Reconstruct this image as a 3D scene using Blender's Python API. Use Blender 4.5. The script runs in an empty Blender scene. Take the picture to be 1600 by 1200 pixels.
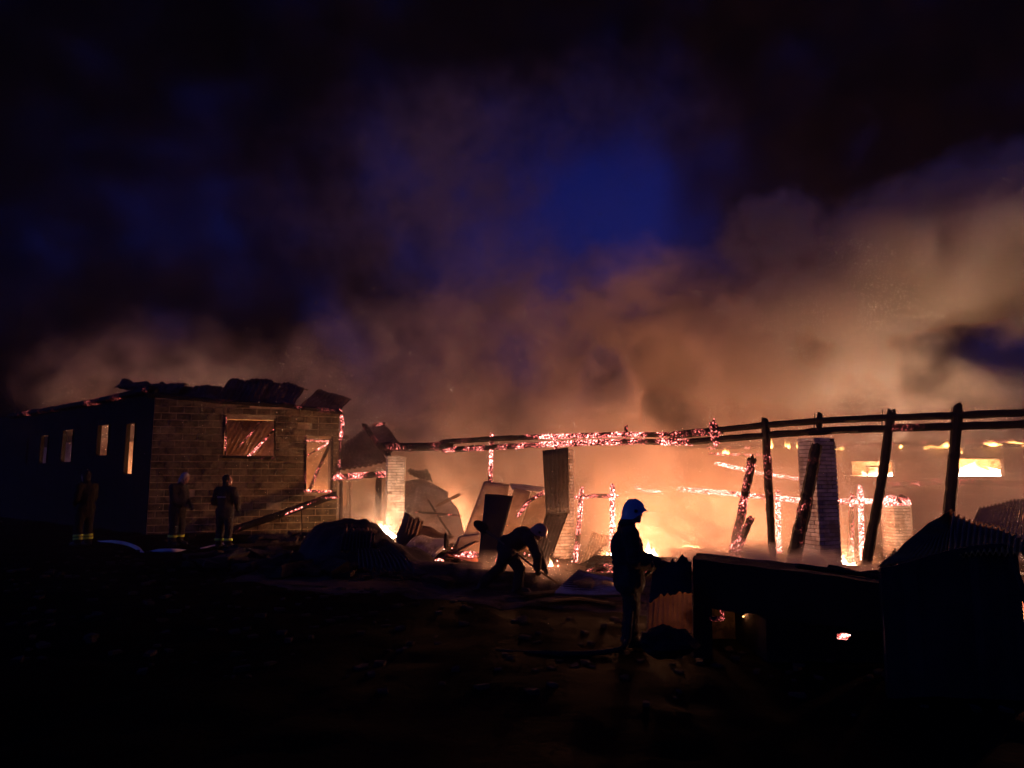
import bpy, bmesh, math, random
from mathutils import Vector, Matrix, noise as mnoise
from math import radians as R, sin, cos, pi

SC = bpy.context.scene
COL = SC.collection
rnd = random.Random(7)

# ------------------------------------------------------------------ camera
CAM_Z, FPX = 1.7, 1121.0
PITCH = math.atan(145.0 / FPX)
cam_d = bpy.data.cameras.new('camera')
cam = bpy.data.objects.new('camera', cam_d)
COL.objects.link(cam)
cam.location = (0, 0, CAM_Z)
cam.rotation_euler = (pi / 2 + PITCH, 0, 0)
cam_d.sensor_width = 36.0
cam_d.lens = 36.0 * FPX / 1600.0
cam_d.clip_start = 0.1
cam_d.clip_end = 3000
SC.camera = cam

# ------------------------------------------------------------------ dusk sky
world = bpy.data.worlds.new('World')
SC.world = world
world.use_nodes = True
wn, wl = world.node_tree.nodes, world.node_tree.links
wn.clear()
sky = wn.new('ShaderNodeTexSky')
sky.sky_type = 'NISHITA'
sky.sun_disc = False
SUN_EL, SUN_AZ = R(4), R(252)          # azimuth measured from +Y clockwise: the last light comes from the left
sky.sun_elevation = SUN_EL
sky.sun_rotation = SUN_AZ
wb = wn.new('ShaderNodeMix'); wb.data_type = 'RGBA'; wb.blend_type = 'MULTIPLY'
wb.inputs[0].default_value = 1.0
wb.inputs[7].default_value = (0.05, 0.10, 1.0, 1)      # camera balanced for fire light: dusk goes deep blue
bg = wn.new('ShaderNodeBackground'); bg.inputs['Strength'].default_value = 0.062
wo = wn.new('ShaderNodeOutputWorld')
wl.new(sky.outputs[0], wb.inputs[6]); wl.new(wb.outputs[2], bg.inputs[0]); wl.new(bg.outputs[0], wo.inputs[0])

# ------------------------------------------------------------------ the one sun lamp: faint blue twilight from the left
sun_d = bpy.data.lights.new('twilight', 'SUN')
sun_d.energy = 0.09
sun_d.angle = R(8)
sun_d.color = (0.14, 0.24, 1.0)
sun = bpy.data.objects.new('twilight', sun_d)
COL.objects.link(sun)
sd = Vector((sin(SUN_AZ) * cos(SUN_EL), cos(SUN_AZ) * cos(SUN_EL), sin(SUN_EL)))
sun.rotation_euler = sd.to_track_quat('Z', 'Y').to_euler()

SC.view_settings.view_transform = 'Standard'
SC.view_settings.look = 'None'
SC.view_settings.exposure = 0
SC.view_settings.gamma = 1
SC.view_settings.use_curve_mapping = False
cy = SC.cycles
cy.use_denoising = True
cy.denoising_input_passes = 'RGB_ALBEDO'
cy.max_bounces = 6
cy.diffuse_bounces = 2
cy.glossy_bounces = 2
cy.transmission_bounces = 3
cy.transparent_max_bounces = 12
cy.volume_bounces = 1
cy.sample_clamp_indirect = 0.7
cy.sample_clamp_direct = 0.0
cy.use_adaptive_sampling = True
cy.adaptive_threshold = 0.025
cy.adaptive_min_samples = 48
cy.volume_step_rate = 3.6
cy.volume_max_steps = 256
cy.caustics_reflective = False
cy.caustics_refractive = False

# ------------------------------------------------------------------ layout helpers
def at(px, py, Y):
    """World point seen at pixel (px,py) of the 1600x1200 photograph, at distance Y."""
    cx, cyy = (px - 800) / FPX, (600 - py) / FPX
    d = Vector((cx, cos(PITCH) - cyy * sin(PITCH), sin(PITCH) + cyy * cos(PITCH)))
    return Vector((0, 0, CAM_Z)) + d * (Y / d.y)

def gz(x, y=0):
    return -0.38 - 0.052 * max(-9.0, min(2.5, x))

def ground_at(px, py):
    lo, hi = 2.0, 200.0
    for _ in range(50):
        m = (lo + hi) / 2
        p = at(px, py, m)
        if p.z > gz(p.x): lo = m
        else: hi = m
    return at(px, py, lo)

def beam_Y(px):      # distance of the long timber line, nearer towards the right
    return 1.0 / (0.0472 + (0.080 - 0.0472) * (px - 600) / 1000.0)

def lerp(a, b, t): return a + (b - a) * t

# ------------------------------------------------------------------ object helpers
def tag(o, label=None, cat=None, group=None, kind=None):
    if label: o['label'] = label
    if cat:
        o['category'] = cat
        if not kind: kind = 'thing'
    if group: o['group'] = group
    if kind: o['kind'] = kind
    return o

def empty(name, loc, label=None, cat=None, group=None):
    o = bpy.data.objects.new(name, None)
    o.empty_display_size = 0.2
    COL.objects.link(o)
    o.location = loc
    return tag(o, label, cat, group)

def link_mesh(name, me, mat, parent=None):
    o = bpy.data.objects.new(name, me)
    COL.objects.link(o)
    if mat and not me.materials:
        for m in (mat if isinstance(mat, (list, tuple)) else [mat]): me.materials.append(m)
    if parent:
        o.parent = parent
        o.matrix_parent_inverse = Matrix.Translation(-root_loc(parent))
    return o

def root_loc(o):
    v = Vector((0, 0, 0))
    while o:
        v += o.location
        o = o.parent
    return v

def obj(name, bm, mat, parent=None, smooth=False, origin=None):
    """bmesh in world coordinates -> one mesh object whose origin sits at its base."""
    if parent is None:
        if origin is None:
            xs = [v.co for v in bm.verts]
            n = max(1, len(xs))
            origin = Vector((sum(c.x for c in xs) / n, sum(c.y for c in xs) / n, min(c.z for c in xs)))
    else:
        origin = root_loc(parent)
    for v in bm.verts: v.co -= origin
    if smooth:
        for f in bm.faces: f.smooth = True
    me = bpy.data.meshes.new(name)
    bm.normal_update()
    bm.to_mesh(me); bm.free()
    o = bpy.data.objects.new(name, me)
    COL.objects.link(o)
    for m in (mat if isinstance(mat, (list, tuple)) else [mat]): me.materials.append(m)
    if parent:
        o.parent = parent          # all rotations are identity, so local = world - root
    else:
        o.location = origin
    return o

def add_box(bm, c, u, v, w, jit=0.0, rg=rnd):
    """box centred at c with half-axis vectors u, v, w"""
    vs = []
    for k in (-1, 1):
        for j in (-1, 1):
            for i in (-1, 1):
                p = c + u * i + v * j + w * k
                if jit: p = p + Vector((rg.uniform(-jit, jit), rg.uniform(-jit, jit), rg.uniform(-jit, jit)))
                vs.append(bm.verts.new(p))
    for f in ((0, 2, 3, 1), (4, 5, 7, 6), (0, 1, 5, 4), (2, 6, 7, 3), (0, 4, 6, 2), (1, 3, 7, 5)):
        bm.faces.new([vs[i] for i in f])

def frame(d, up=Vector((0, 0, 1))):
    d = d.normalized()
    if abs(d.dot(up)) > 0.95: up = Vector((0, 1, 0))
    s = d.cross(up).normalized()
    return d, s, s.cross(d).normalized()

def add_timber(bm, pts, w, h, seed=0, rough=0.16, seg=0.07, taper=(1, 1), sides=8):
    """Burnt timber along a polyline: squarish section, eaten edges, ragged ends."""
    path = [Vector(p) for p in pts]
    samples = []
    for a, b in zip(path, path[1:]):
        n = max(2, int((b - a).length / seg))
        for i in range(n): samples.append(a.lerp(b, i / n))
    samples.append(path[-1])
    rings = []
    N = len(samples)
    for i, p in enumerate(samples):
        d = samples[min(i + 1, N - 1)] - samples[max(i - 1, 0)]
        d, s, u = frame(d)
        k = lerp(taper[0], taper[1], i / max(1, N - 1))
        if i == 0 or i == N - 1: k *= 0.8
        ring = []
        for j in range(sides):
            a = 2 * pi * (j + 0.5) / sides
            cx, cz = cos(a), sin(a)
            m = max(abs(cx), abs(cz)); q = 0.75 / m + 0.25
            n1 = mnoise.noise(p * 3.1 + Vector((seed * 7.3, j * 1.7, 0)))
            n2 = mnoise.noise(p * 11.0 + Vector((seed * 3.3, j * 3.1, 5)))
            r = 1 + rough * (n1 * 1.1 + n2 * 0.9)
            jd = d * (mnoise.noise(p * 9 + Vector((j * 5.0, seed, 3))) * seg * 0.35)
            if i in (0, N - 1): jd = d * rnd.uniform(-0.08, 0.08)
            ring.append(bm.verts.new(p + s * (cx * q * r * k * w / 2) + u * (cz * q * r * k * h / 2) + jd))
        rings.append(ring)
    for r0, r1 in zip(rings, rings[1:]):
        for j in range(sides):
            bm.faces.new((r0[j], r0[(j + 1) % sides], r1[(j + 1) % sides], r1[j]))
    bm.faces.new(rings[0][::-1]); bm.faces.new(rings[-1])

def add_tube(bm, pts, r, sides=8, r2=None):
    path = [Vector(p) for p in pts]; rings = []
    N = len(path)
    for i, p in enumerate(path):
        d, s, u = frame(path[min(i + 1, N - 1)] - path[max(i - 1, 0)])
        rr = r if r2 is None else lerp(r, r2, i / max(1, N - 1))
        rings.append([bm.verts.new(p + (s * cos(2 * pi * j / sides) + u * sin(2 * pi * j / sides)) * rr) for j in range(sides)])
    for r0, r1 in zip(rings, rings[1:]):
        for j in range(sides):
            bm.faces.new((r0[j], r0[(j + 1) % sides], r1[(j + 1) % sides], r1[j]))
    bm.faces.new(rings[0][::-1]); bm.faces.new(rings[-1])

def add_sheet(bm, P, waves=0, amp=0.02, nv=10, thick=0.006, crumple=0.0, seed=0, ragged=0.0, prof='sin', nu=None):
    """Sheet metal. P(u,v) -> point; corrugations run along v, `waves` of them across u."""
    per = 8 if prof == 'sin' else 8
    nu = nu or max(8, int(waves * per))
    top = []
    for i in range(nu + 1):
        row = []
        u = i / nu
        for j in range(nv + 1):
            v = j / nv
            if ragged and j in (0, nv):
                v += ragged * mnoise.noise(Vector((u * 9 + seed, j, 1.3)))
            p = P(u, v)
            e = 1e-3
            n = (P(min(1, u + e), v) - P(max(0, u - e), v)).cross(P(u, min(1, v + e)) - P(u, max(0, v - e)))
            n = n.normalized() if n.length > 1e-12 else Vector((0, 0, 1))
            h = 0.0
            if waves:
                t = u * waves
                if prof == 'sin': h = sin(2 * pi * t) * amp
                else:
                    f = t % 1.0
                    h = amp * (1 if f < 0.18 else (1 - (f - 0.18) / 0.1 * 2 if f < 0.28 else (-1 if f < 0.9 else -1 + (f - 0.9) / 0.1 * 2)))
            if crumple:
                h += crumple * mnoise.noise(p * 1.7 + Vector((seed, 0, 0))) + 0.4 * crumple * mnoise.noise(p * 4.5 + Vector((0, seed, 0)))
            row.append((p + n * h, n))
        top.append(row)
    A = [[bm.verts.new(p) for p, n in row] for row in top]
    B = [[bm.verts.new(p - n * thick) for p, n in row] for row in top]
    for i in range(nu):
        for j in range(nv):
            bm.faces.new((A[i][j], A[i + 1][j], A[i + 1][j + 1], A[i][j + 1]))
            bm.faces.new((B[i][j], B[i][j + 1], B[i + 1][j + 1], B[i + 1][j]))
    for i in range(nu):
        bm.faces.new((A[i][0], B[i][0], B[i + 1][0], A[i + 1][0]))
        bm.faces.new((A[i][nv], A[i + 1][nv], B[i + 1][nv], B[i][nv]))
    for j in range(nv):
        bm.faces.new((A[0][j], A[0][j + 1], B[0][j + 1], B[0][j]))
        bm.faces.new((A[nu][j], B[nu][j], B[nu][j + 1], A[nu][j + 1]))

def quadP(a, b, c, d, bulge=0.0, bulge_u=0.0, nrm=None):
    """a b along u at v=0; d c along u at v=1"""
    n0 = ((b - a).cross(d - a)).normalized() if nrm is None else nrm
    def P(u, v):
        p = a.lerp(b, u).lerp(d.lerp(c, u), v)
        return p + n0 * (bulge * 4 * v * (1 - v) + bulge_u * 4 * u * (1 - u))
    return P

def sheet(name, corners, mat, parent=None, smooth=True, bulge=0, bulge_u=0, **kw):
    bm = bmesh.new()
    add_sheet(bm, quadP(*corners, bulge=bulge, bulge_u=bulge_u), **kw)
    o = obj(name, bm, mat, parent, smooth=False)
    if smooth:
        for p in o.data.polygons: p.use_smooth = True
    return o

# ------------------------------------------------------------------ materials
MATS = {}
def nodes(name):
    m = bpy.data.materials.new(name); m.use_nodes = True
    nt = m.node_tree; nt.nodes.clear()
    return m, nt, nt.nodes, nt.links

def N(ns, t, **kw):
    n = ns.new(t)
    for k, v in kw.items():
        if k.startswith('i_'):
            n.inputs[k[2:].replace('_', ' ')].default_value = v
        else: setattr(n, k, v)
    return n

def ramp(ns, stops):
    r = ns.new('ShaderNodeValToRGB')
    e = r.color_ramp.elements
    while len(e) < len(stops): e.new(0.5)
    for q, (p, c) in zip(e, stops):
        q.position = p; q.color = (c, c, c, 1) if not isinstance(c, tuple) else (*c, 1)
    return r

def mathn(ns, ls, op, a, b=None, clamp=False):
    n = ns.new('ShaderNodeMath'); n.operation = op; n.use_clamp = clamp
    for i, x in enumerate((a, b)):
        if x is None: continue
        if isinstance(x, (int, float)): n.inputs[i].default_value = x
        else: ls.new(x, n.inputs[i])
    return n.outputs[0]

def surf_mat(name, c0, c1, rough=0.85, scale=2.0, metal=0.0, bump=0.3, bscale=30, vary=0.0, c2=None, spec=0.3, transl=0.0, stretch=None):
    """Mottled surface: two tones by large noise, a third by a second noise (soot, rust), fine bump, per-object variation."""
    m, nt, ns, ls = nodes(name)
    tc = N(ns, 'ShaderNodeTexCoord')
    geo = N(ns, 'ShaderNodeNewGeometry')
    vec = geo.outputs['Position']
    if stretch:
        mp = N(ns, 'ShaderNodeMapping'); mp.inputs['Scale'].default_value = stretch
        ls.new(vec, mp.inputs['Vector']); vec = mp.outputs[0]
    n1 = N(ns, 'ShaderNodeTexNoise', i_Scale=scale, i_Detail=6.0, i_Roughness=0.65); ls.new(vec, n1.inputs['Vector'])
    r1 = ramp(ns, [(0.35, c0), (0.68, c1)]); ls.new(n1.outputs[0], r1.inputs[0])
    col = r1.outputs[0]
    if c2 is not None:
        n2 = N(ns, 'ShaderNodeTexNoise', i_Scale=scale * 0.6, i_Detail=5.0, i_Roughness=0.7); ls.new(vec, n2.inputs['Vector'])
        n2.noise_dimensions = '4D'; n2.inputs['W'].default_value = 3.3
        r2 = ramp(ns, [(0.48, 0.0), (0.62, 1.0)]); ls.new(n2.outputs[0], r2.inputs[0])
        mx = N(ns, 'ShaderNodeMix', data_type='RGBA'); ls.new(r2.outputs[0], mx.inputs[0]); ls.new(col, mx.inputs[6]); mx.inputs[7].default_value = (*c2, 1)
        col = mx.outputs[2]
    if vary:
        oi = N(ns, 'ShaderNodeObjectInfo')
        v = mathn(ns, ls, 'MULTIPLY_ADD', oi.outputs['Random'], 2 * vary); ns[-1].inputs[2].default_value = 1 - vary
        mx = N(ns, 'ShaderNodeVectorMath', operation='SCALE'); ls.new(col, mx.inputs[0]); ls.new(v, mx.inputs['Scale'])
        col = mx.outputs[0]
    bs = N(ns, 'ShaderNodeBsdfPrincipled')
    ls.new(col, bs.inputs['Base Color'])
    bs.inputs['Metallic'].default_value = metal
    bs.inputs['Specular IOR Level'].default_value = spec
    nb = N(ns, 'ShaderNodeTexNoise', i_Scale=bscale, i_Detail=5.0, i_Roughness=0.6); ls.new(vec, nb.inputs['Vector'])
    rr = mathn(ns, ls, 'MULTIPLY_ADD', nb.outputs[0], 0.3); ns[-1].inputs[2].default_value = rough - 0.15
    ls.new(rr, bs.inputs['Roughness'])
    if bump:
        b = N(ns, 'ShaderNodeBump', i_Strength=bump, i_Distance=0.02); ls.new(nb.outputs[0], b.inputs['Height']); ls.new(b.outputs[0], bs.inputs['Normal'])
    out = N(ns, 'ShaderNodeOutputMaterial')
    if transl:
        tr = N(ns, 'ShaderNodeBsdfTranslucent'); ls.new(col, tr.inputs[0])
        mx = N(ns, 'ShaderNodeMixShader'); mx.inputs[0].default_value = transl
        ls.new(bs.outputs[0], mx.inputs[1]); ls.new(tr.outputs[0], mx.inputs[2]); ls.new(mx.outputs[0], out.inputs[0])
    else: ls.new(bs.outputs[0], out.inputs[0])
    MATS[name] = m
    return m

def char_mat(name, amount, strength=9.0, scale=11.0, spot=0.9, base=(0.010, 0.008, 0.008)):
    """Charred wood with alligator cracks; where it still glows, the crack islands give off pink-white light."""
    m, nt, ns, ls = nodes(name)
    geo = N(ns, 'ShaderNodeNewGeometry')
    P = geo.outputs['Position']
    v = N(ns, 'ShaderNodeTexVoronoi', feature='DISTANCE_TO_EDGE', i_Scale=scale * 1.6); ls.new(P, v.inputs['Vector'])
    nf = N(ns, 'ShaderNodeTexNoise', i_Scale=scale * 3.0, i_Detail=3.0, i_Roughness=0.65); ls.new(P, nf.inputs['Vector'])
    nl = N(ns, 'ShaderNodeTexNoise', i_Scale=spot, i_Detail=3.0, i_Roughness=0.6); ls.new(P, nl.inputs['Vector'])
    bs = N(ns, 'ShaderNodeBsdfPrincipled'); bs.inputs['Base Color'].default_value = (*base, 1); bs.inputs['Roughness'].default_value = 0.75
    bs.inputs['Specular IOR Level'].default_value = 0.25
    b = N(ns, 'ShaderNodeBump', i_Strength=0.9, i_Distance=0.02)
    h = mathn(ns, ls, 'ADD', mathn(ns, ls, 'MINIMUM', v.outputs['Distance'], 0.12), mathn(ns, ls, 'MULTIPLY', nf.outputs[0], 0.15))
    ls.new(h, b.inputs['Height']); ls.new(b.outputs[0], bs.inputs['Normal'])
    out = N(ns, 'ShaderNodeOutputMaterial')
    if amount <= 0:
        ls.new(bs.outputs[0], out.inputs[0]); MATS[name] = m; return m
    # glow = where the slow noise allows, broken up by the fine one
    thr = 0.66 - 0.34 * amount
    a = mathn(ns, ls, 'SUBTRACT', nl.outputs[0], thr)
    a = mathn(ns, ls, 'MULTIPLY', a, 5.5, True)
    fthr = 0.58 - 0.10 * amount
    f = mathn(ns, ls, 'SUBTRACT', nf.outputs[0], fthr)
    f = mathn(ns, ls, 'MULTIPLY', f, 4.0, True)
    g = mathn(ns, ls, 'MULTIPLY', a, f)
    cr = ramp(ns, [(0.0, (0.75, 0.10, 0.09)), (0.3, (1.0, 0.20, 0.17)), (0.6, (1.0, 0.36, 0.29)), (0.95, (1.0, 0.74, 0.58))]); ls.new(g, cr.inputs[0])
    g2 = mathn(ns, ls, 'MULTIPLY', mathn(ns, ls, 'POWER', g, 1.6), strength)
    g2 = mathn(ns, ls, 'ADD', g2, mathn(ns, ls, 'MULTIPLY', mathn(ns, ls, 'MULTIPLY', a, a), 0.14 if amount > 0.6 else 0.06))
    em = N(ns, 'ShaderNodeEmission'); ls.new(cr.outputs[0], em.inputs[0]); ls.new(g2, em.inputs[1])
    ad = N(ns, 'ShaderNodeAddShader'); ls.new(bs.outputs[0], ad.inputs[0]); ls.new(em.outputs[0], ad.inputs[1]); ls.new(ad.outputs[0], out.inputs[0])
    MATS[name] = m
    m.cycles.emission_sampling = 'NONE'
    return m

def flame_mat(name, strength, hot, tip):
    """Flame tongue: hottest low down, see-through towards its edges and tip."""
    m, nt, ns, ls = nodes(name)
    tc = N(ns, 'ShaderNodeTexCoord'); sp = N(ns, 'ShaderNodeSeparateXYZ'); ls.new(tc.outputs['Generated'], sp.inputs[0])
    lw = N(ns, 'ShaderNodeLayerWeight', i_Blend=0.35)
    geo = N(ns, 'ShaderNodeNewGeometry')
    nz = N(ns, 'ShaderNodeTexNoise', i_Scale=7.0, i_Detail=3.0); ls.new(geo.outputs['Position'], nz.inputs['Vector'])
    core = mathn(ns, ls, 'SUBTRACT', 1.0, lw.outputs['Facing'])
    z = mathn(ns, ls, 'SUBTRACT', 1.05, sp.outputs['Z'])
    a = mathn(ns, ls, 'MULTIPLY', mathn(ns, ls, 'MULTIPLY', core, z), mathn(ns, ls, 'MULTIPLY', nz.outputs[0], 1.7), True)
    cr = ramp(ns, [(0.0, tip), (0.5, hot)]); ls.new(a, cr.inputs[0])
    em = N(ns, 'ShaderNodeEmission'); ls.new(cr.outputs[0], em.inputs[0])
    ls.new(mathn(ns, ls, 'MULTIPLY', mathn(ns, ls, 'POWER', a, 1.8), strength), em.inputs[1])
    tr = N(ns, 'ShaderNodeBsdfTransparent')
    ad = N(ns, 'ShaderNodeAddShader'); out = N(ns, 'ShaderNodeOutputMaterial')
    ls.new(tr.outputs[0], ad.inputs[0]); ls.new(em.outputs[0], ad.inputs[1]); ls.new(ad.outputs[0], out.inputs[0])
    m.cycles.emission_sampling = 'NONE'
    MATS[name] = m
    return m

FIRE = (1.0, 0.345, 0.140)
# ------------------------------------------------------------------ smoke: voxel fields evaluated by geometry nodes
class G:
    """tiny field-expression builder for a geometry node tree"""
    def __init__(s, nt): s.nt = nt; s.ns = nt.nodes; s.ls = nt.links
    def put(s, sock, x):
        if isinstance(x, (int, float)): sock.default_value = x
        elif isinstance(x, (tuple, Vector)): sock.default_value = tuple(x)
        else: s.ls.new(x, sock)
    def m(s, op, a, b=None, c=None, clamp=False):
        n = s.ns.new('ShaderNodeMath'); n.operation = op; n.use_clamp = clamp
        for i, x in enumerate((a, b, c)):
            if x is not None: s.put(n.inputs[i], x)
        return n.outputs[0]
    def v(s, op, a, b=None, scale=None):
        n = s.ns.new('ShaderNodeVectorMath'); n.operation = op
        s.put(n.inputs[0], a)
        if b is not None: s.put(n.inputs[1], b)
        if scale is not None: s.put(n.inputs['Scale'], scale)
        return n.outputs['Value'] if op in ('LENGTH', 'DOT_PRODUCT', 'DISTANCE') else n.outputs['Vector']
    def noise(s, vec, scale, detail=4, rough=0.55, color=False, dist=0.0):
        n = s.ns.new('ShaderNodeTexNoise'); s.put(n.inputs['Vector'], vec)
        n.inputs['Scale'].default_value = scale; n.inputs['Detail'].default_value = detail; n.inputs['Roughness'].default_value = rough
        n.inputs['Distortion'].default_value = dist
        return n.outputs['Color' if color else 'Fac']
    def maprange(s, x, a, b, c, d, smooth=True):
        n = s.ns.new('ShaderNodeMapRange'); n.interpolation_type = 'SMOOTHSTEP' if smooth else 'LINEAR'
        for i, q in enumerate((x, a, b, c, d)): s.put(n.inputs[i], q)
        return n.outputs[0]

def smoke_material(name, albedo, aniso):
    m, nt, ns, ls = nodes(name)
    pv = N(ns, 'ShaderNodeVolumePrincipled')
    pv.inputs['Color'].default_value = (*albedo, 1)
    pv.inputs['Density'].default_value = 1.0
    pv.inputs['Density Attribute'].default_value = 'density'
    pv.inputs['Anisotropy'].default_value = aniso
    out = N(ns, 'ShaderNodeOutputMaterial'); ls.new(pv.outputs[0], out.inputs['Volume'])
    m.cycles.volume_sampling = 'MULTIPLE_IMPORTANCE'
    return m

def smoke_volume(name, lo, hi, vox, blobs, mat, base=0.0, warp=1.9, nscale=0.22, contrast=(0.42, 0.66), seed=0.0, wscale=0.16, zcut=None, floor=0.0, detail=4):
    """blobs: (centre, radii, density, softness); the sum is broken up by warped fractal noise."""
    lo, hi = Vector(lo), Vector(hi)
    bm = bmesh.new()
    add_box(bm, (lo + hi) / 2, Vector(((hi.x - lo.x) / 2, 0, 0)), Vector((0, (hi.y - lo.y) / 2, 0)), Vector((0, 0, (hi.z - lo.z) / 2)))
    me = bpy.data.meshes.new(name); bm.to_mesh(me); bm.free()
    o = bpy.data.objects.new(name, me); COL.objects.link(o)
    me.materials.append(mat)
    o['kind'] = 'stuff'
    nt = bpy.data.node_groups.new(name, 'GeometryNodeTree')
    nt.interface.new_socket('Geometry', in_out='INPUT', socket_type='NodeSocketGeometry')
    nt.interface.new_socket('Geometry', in_out='OUTPUT', socket_type='NodeSocketGeometry')
    g = G(nt)
    pos = g.ns.new('GeometryNodeInputPosition').outputs[0]
    p0 = g.v('ADD', pos, (seed * 13.1, seed * 7.7, seed * 3.1))
    w = g.v('SUBTRACT', g.noise(p0, wscale, 3, 0.5, True), (0.5, 0.5, 0.5))
    pw = g.v('ADD', pos, g.v('SCALE', w, scale=warp * 2))
    w2 = g.v('SUBTRACT', g.noise(p0, wscale * 4, 3, 0.55, True), (0.5, 0.5, 0.5))
    pw = g.v('ADD', pw, g.v('SCALE', w2, scale=warp * 0.95))
    tot = None
    for c, r, dens, soft in blobs:
        q = g.v('DIVIDE', g.v('SUBTRACT', pw, tuple(c)), tuple(r))
        d = g.m('SUBTRACT', 1.0, g.v('LENGTH', q))
        k = g.m('MULTIPLY', g.m('DIVIDE', d, soft, clamp=True), dens)
        tot = k if tot is None else g.m('ADD', tot, k)
    nz = g.noise(g.v('ADD', pw, (seed, 0, seed * 2)), nscale, detail, 0.58, dist=0.4)
    br = g.maprange(nz, contrast[0], contrast[1], floor, 1.0)
    if tot is None: tot = 0.0
    dens = g.m('MULTIPLY', g.m('ADD', tot, base), br)
    fine = g.noise(g.v('ADD', pw, (seed * 5, 3, 1)), nscale * 3.4, 3, 0.6)
    dens = g.m('MULTIPLY', dens, g.maprange(fine, 0.40, 0.60, 0.15, 1.45))
    dens = g.m('MAXIMUM', dens, 0.0)
    vc = g.ns.new('GeometryNodeVolumeCube')
    g.put(vc.inputs['Density'], dens)
    vc.inputs['Min'].default_value = lo; vc.inputs['Max'].default_value = hi
    for ax, k in zip('XYZ', range(3)):
        vc.inputs['Resolution ' + ax].default_value = max(4, int((hi[k] - lo[k]) / vox))
    sm = g.ns.new('GeometryNodeSetMaterial'); sm.inputs['Material'].default_value = mat
    gi = g.ns.new('NodeGroupInput'); go = g.ns.new('NodeGroupOutput')
    g.ls.new(vc.outputs[0], sm.inputs[0]); g.ls.new(sm.outputs[0], go.inputs[0])
    md = o.modifiers.new('smoke', 'NODES'); md.node_group = nt
    return o

SMOKE = smoke_material('smoke_grey', (0.80, 0.74, 0.70), 0.25)
def B(px, py, Y, rx, ry, rz, dens, soft=0.6):
    return (at(px, py, Y), (rx, ry, rz), dens, soft)

smoke_volume('smoke', (-30, 9.5, -0.6), (26, 46, 22), 0.24, [
    # low smoke inside the ruin, lit by the fires
    B(1150, 790, 22, 12, 7, 4.2, 0.26, 0.8),
    B(1480, 800, 21, 8, 6, 3.6, 0.20, 0.8),
    B(740, 730, 25, 8, 5, 4.5, 0.24, 0.8),
    # bright steam rising in the middle
    B(940, 690, 19.8, 2.4, 1.8, 1.9, 0.7, 0.6),
    B(600, 820, 18.6, 1.0, 0.8, 0.8, 0.9, 0.7),
    # plume leaning away to the right
    B(1160, 540, 26, 4.5, 4, 3.2, 0.6, 0.4),
    B(1330, 480, 28, 6, 4, 3.8, 0.6, 0.4),
    B(1480, 400, 29, 6, 5, 3.4, 1.3, 0.3),
    B(1640, 370, 30, 8, 5, 4.6, 1.0, 0.35),
    B(1575, 520, 28, 4.2, 6, 2.0, -3.0, 0.6),
    B(1650, 555, 26, 3.0, 6, 1.3, -3.0, 0.6),
    B(925, 370, 30, 6.5, 9, 5.5, -0.5, 1.0),
    B(1200, 370, 29, 2.0, 2.2, 1.8, 1.2, 0.35),
    B(1330, 640, 27, 7, 4, 2.2, 0.25, 0.7),
    # over the left building
    B(235, 585, 30, 5.5, 3.5, 3.0, 0.36, 1.0),
    B(450, 620, 30, 6, 5, 3.2, 0.16, 0.8),
    # grey smoke drifting over the middle
    B(760, 580, 27, 8, 5, 4.5, 0.45, 0.6),
    B(820, 420, 28, 4.5, 4, 4.5, 0.45, 0.6),
    B(760, 260, 31, 6, 5, 5, 0.3, 0.6),
    B(1000, 180, 32, 6, 5, 4, 0.12, 0.8),
    B(980, 500, 26, 4.5, 4, 3.2, 0.7, 0.45),
    B(640, 330, 34, 8, 6, 7, 0.10, 0.7),
], SMOKE, base=0.003, nscale=0.26, contrast=(0.38, 0.58), seed=1.0, floor=0.14)

# thick lit smoke pouring up between the two columns
smoke_volume('smoke_column', (-1.5, 15.5, -0.6), (6.5, 22.5, 6.6), 0.10, [
    B(1060, 850, 18.2, 1.6, 1.2, 0.9, 1.3, 0.6),
    B(1030, 790, 18.8, 1.5, 1.2, 1.0, 1.0, 0.5),
    B(1120, 820, 19.0, 1.3, 1.1, 1.0, 1.1, 0.5),
    B(1000, 730, 19.2, 1.3, 1.1, 1.0, 0.9, 0.5),
    B(975, 675, 19.4, 1.1, 1.0, 0.9, 1.1, 0.5),
    B(958, 622, 18.6, 0.95, 0.9, 0.85, 4.0, 0.3),
    B(942, 580, 18.5, 0.7, 0.65, 0.65, 4.0, 0.3),
    B(905, 650, 20.0, 1.2, 1.0, 0.8, 0.9, 0.4),
], SMOKE, nscale=0.9, contrast=(0.26, 0.48), seed=6.0, warp=0.45, wscale=0.55)
# low smoke crawling over the top of the fallen slab
smoke_volume('smoke_wisp', (1.6, 9.6, -0.3), (6.8, 12.6, 1.6), 0.06, [
    B(1130, 868, 11.0, 1.0, 0.7, 0.26, 4.5, 0.6),
    B(1230, 878, 11.0, 1.0, 0.7, 0.24, 4.5, 0.6),
    B(1330, 892, 11.0, 0.9, 0.6, 0.20, 3.5, 0.6),
    B(1110, 830, 11.6, 0.6, 0.5, 0.35, 1.2, 0.7),
], SMOKE, nscale=1.5, contrast=(0.36, 0.58), seed=8.0, warp=0.22, wscale=0.9)
# dust and steam where the firefighter rakes
smoke_volume('smoke_dust', (-2.4, 12.8, -0.6), (2.2, 15.8, 1.0), 0.07, [
    B(790, 892, 14.2, 1.2, 0.6, 0.35, 1.6, 0.7),
    B(860, 900, 13.8, 0.7, 0.5, 0.28, 1.5, 0.7),
], SMOKE, nscale=1.5, contrast=(0.36, 0.58), seed=9.0, warp=0.22, wscale=0.9)

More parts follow.
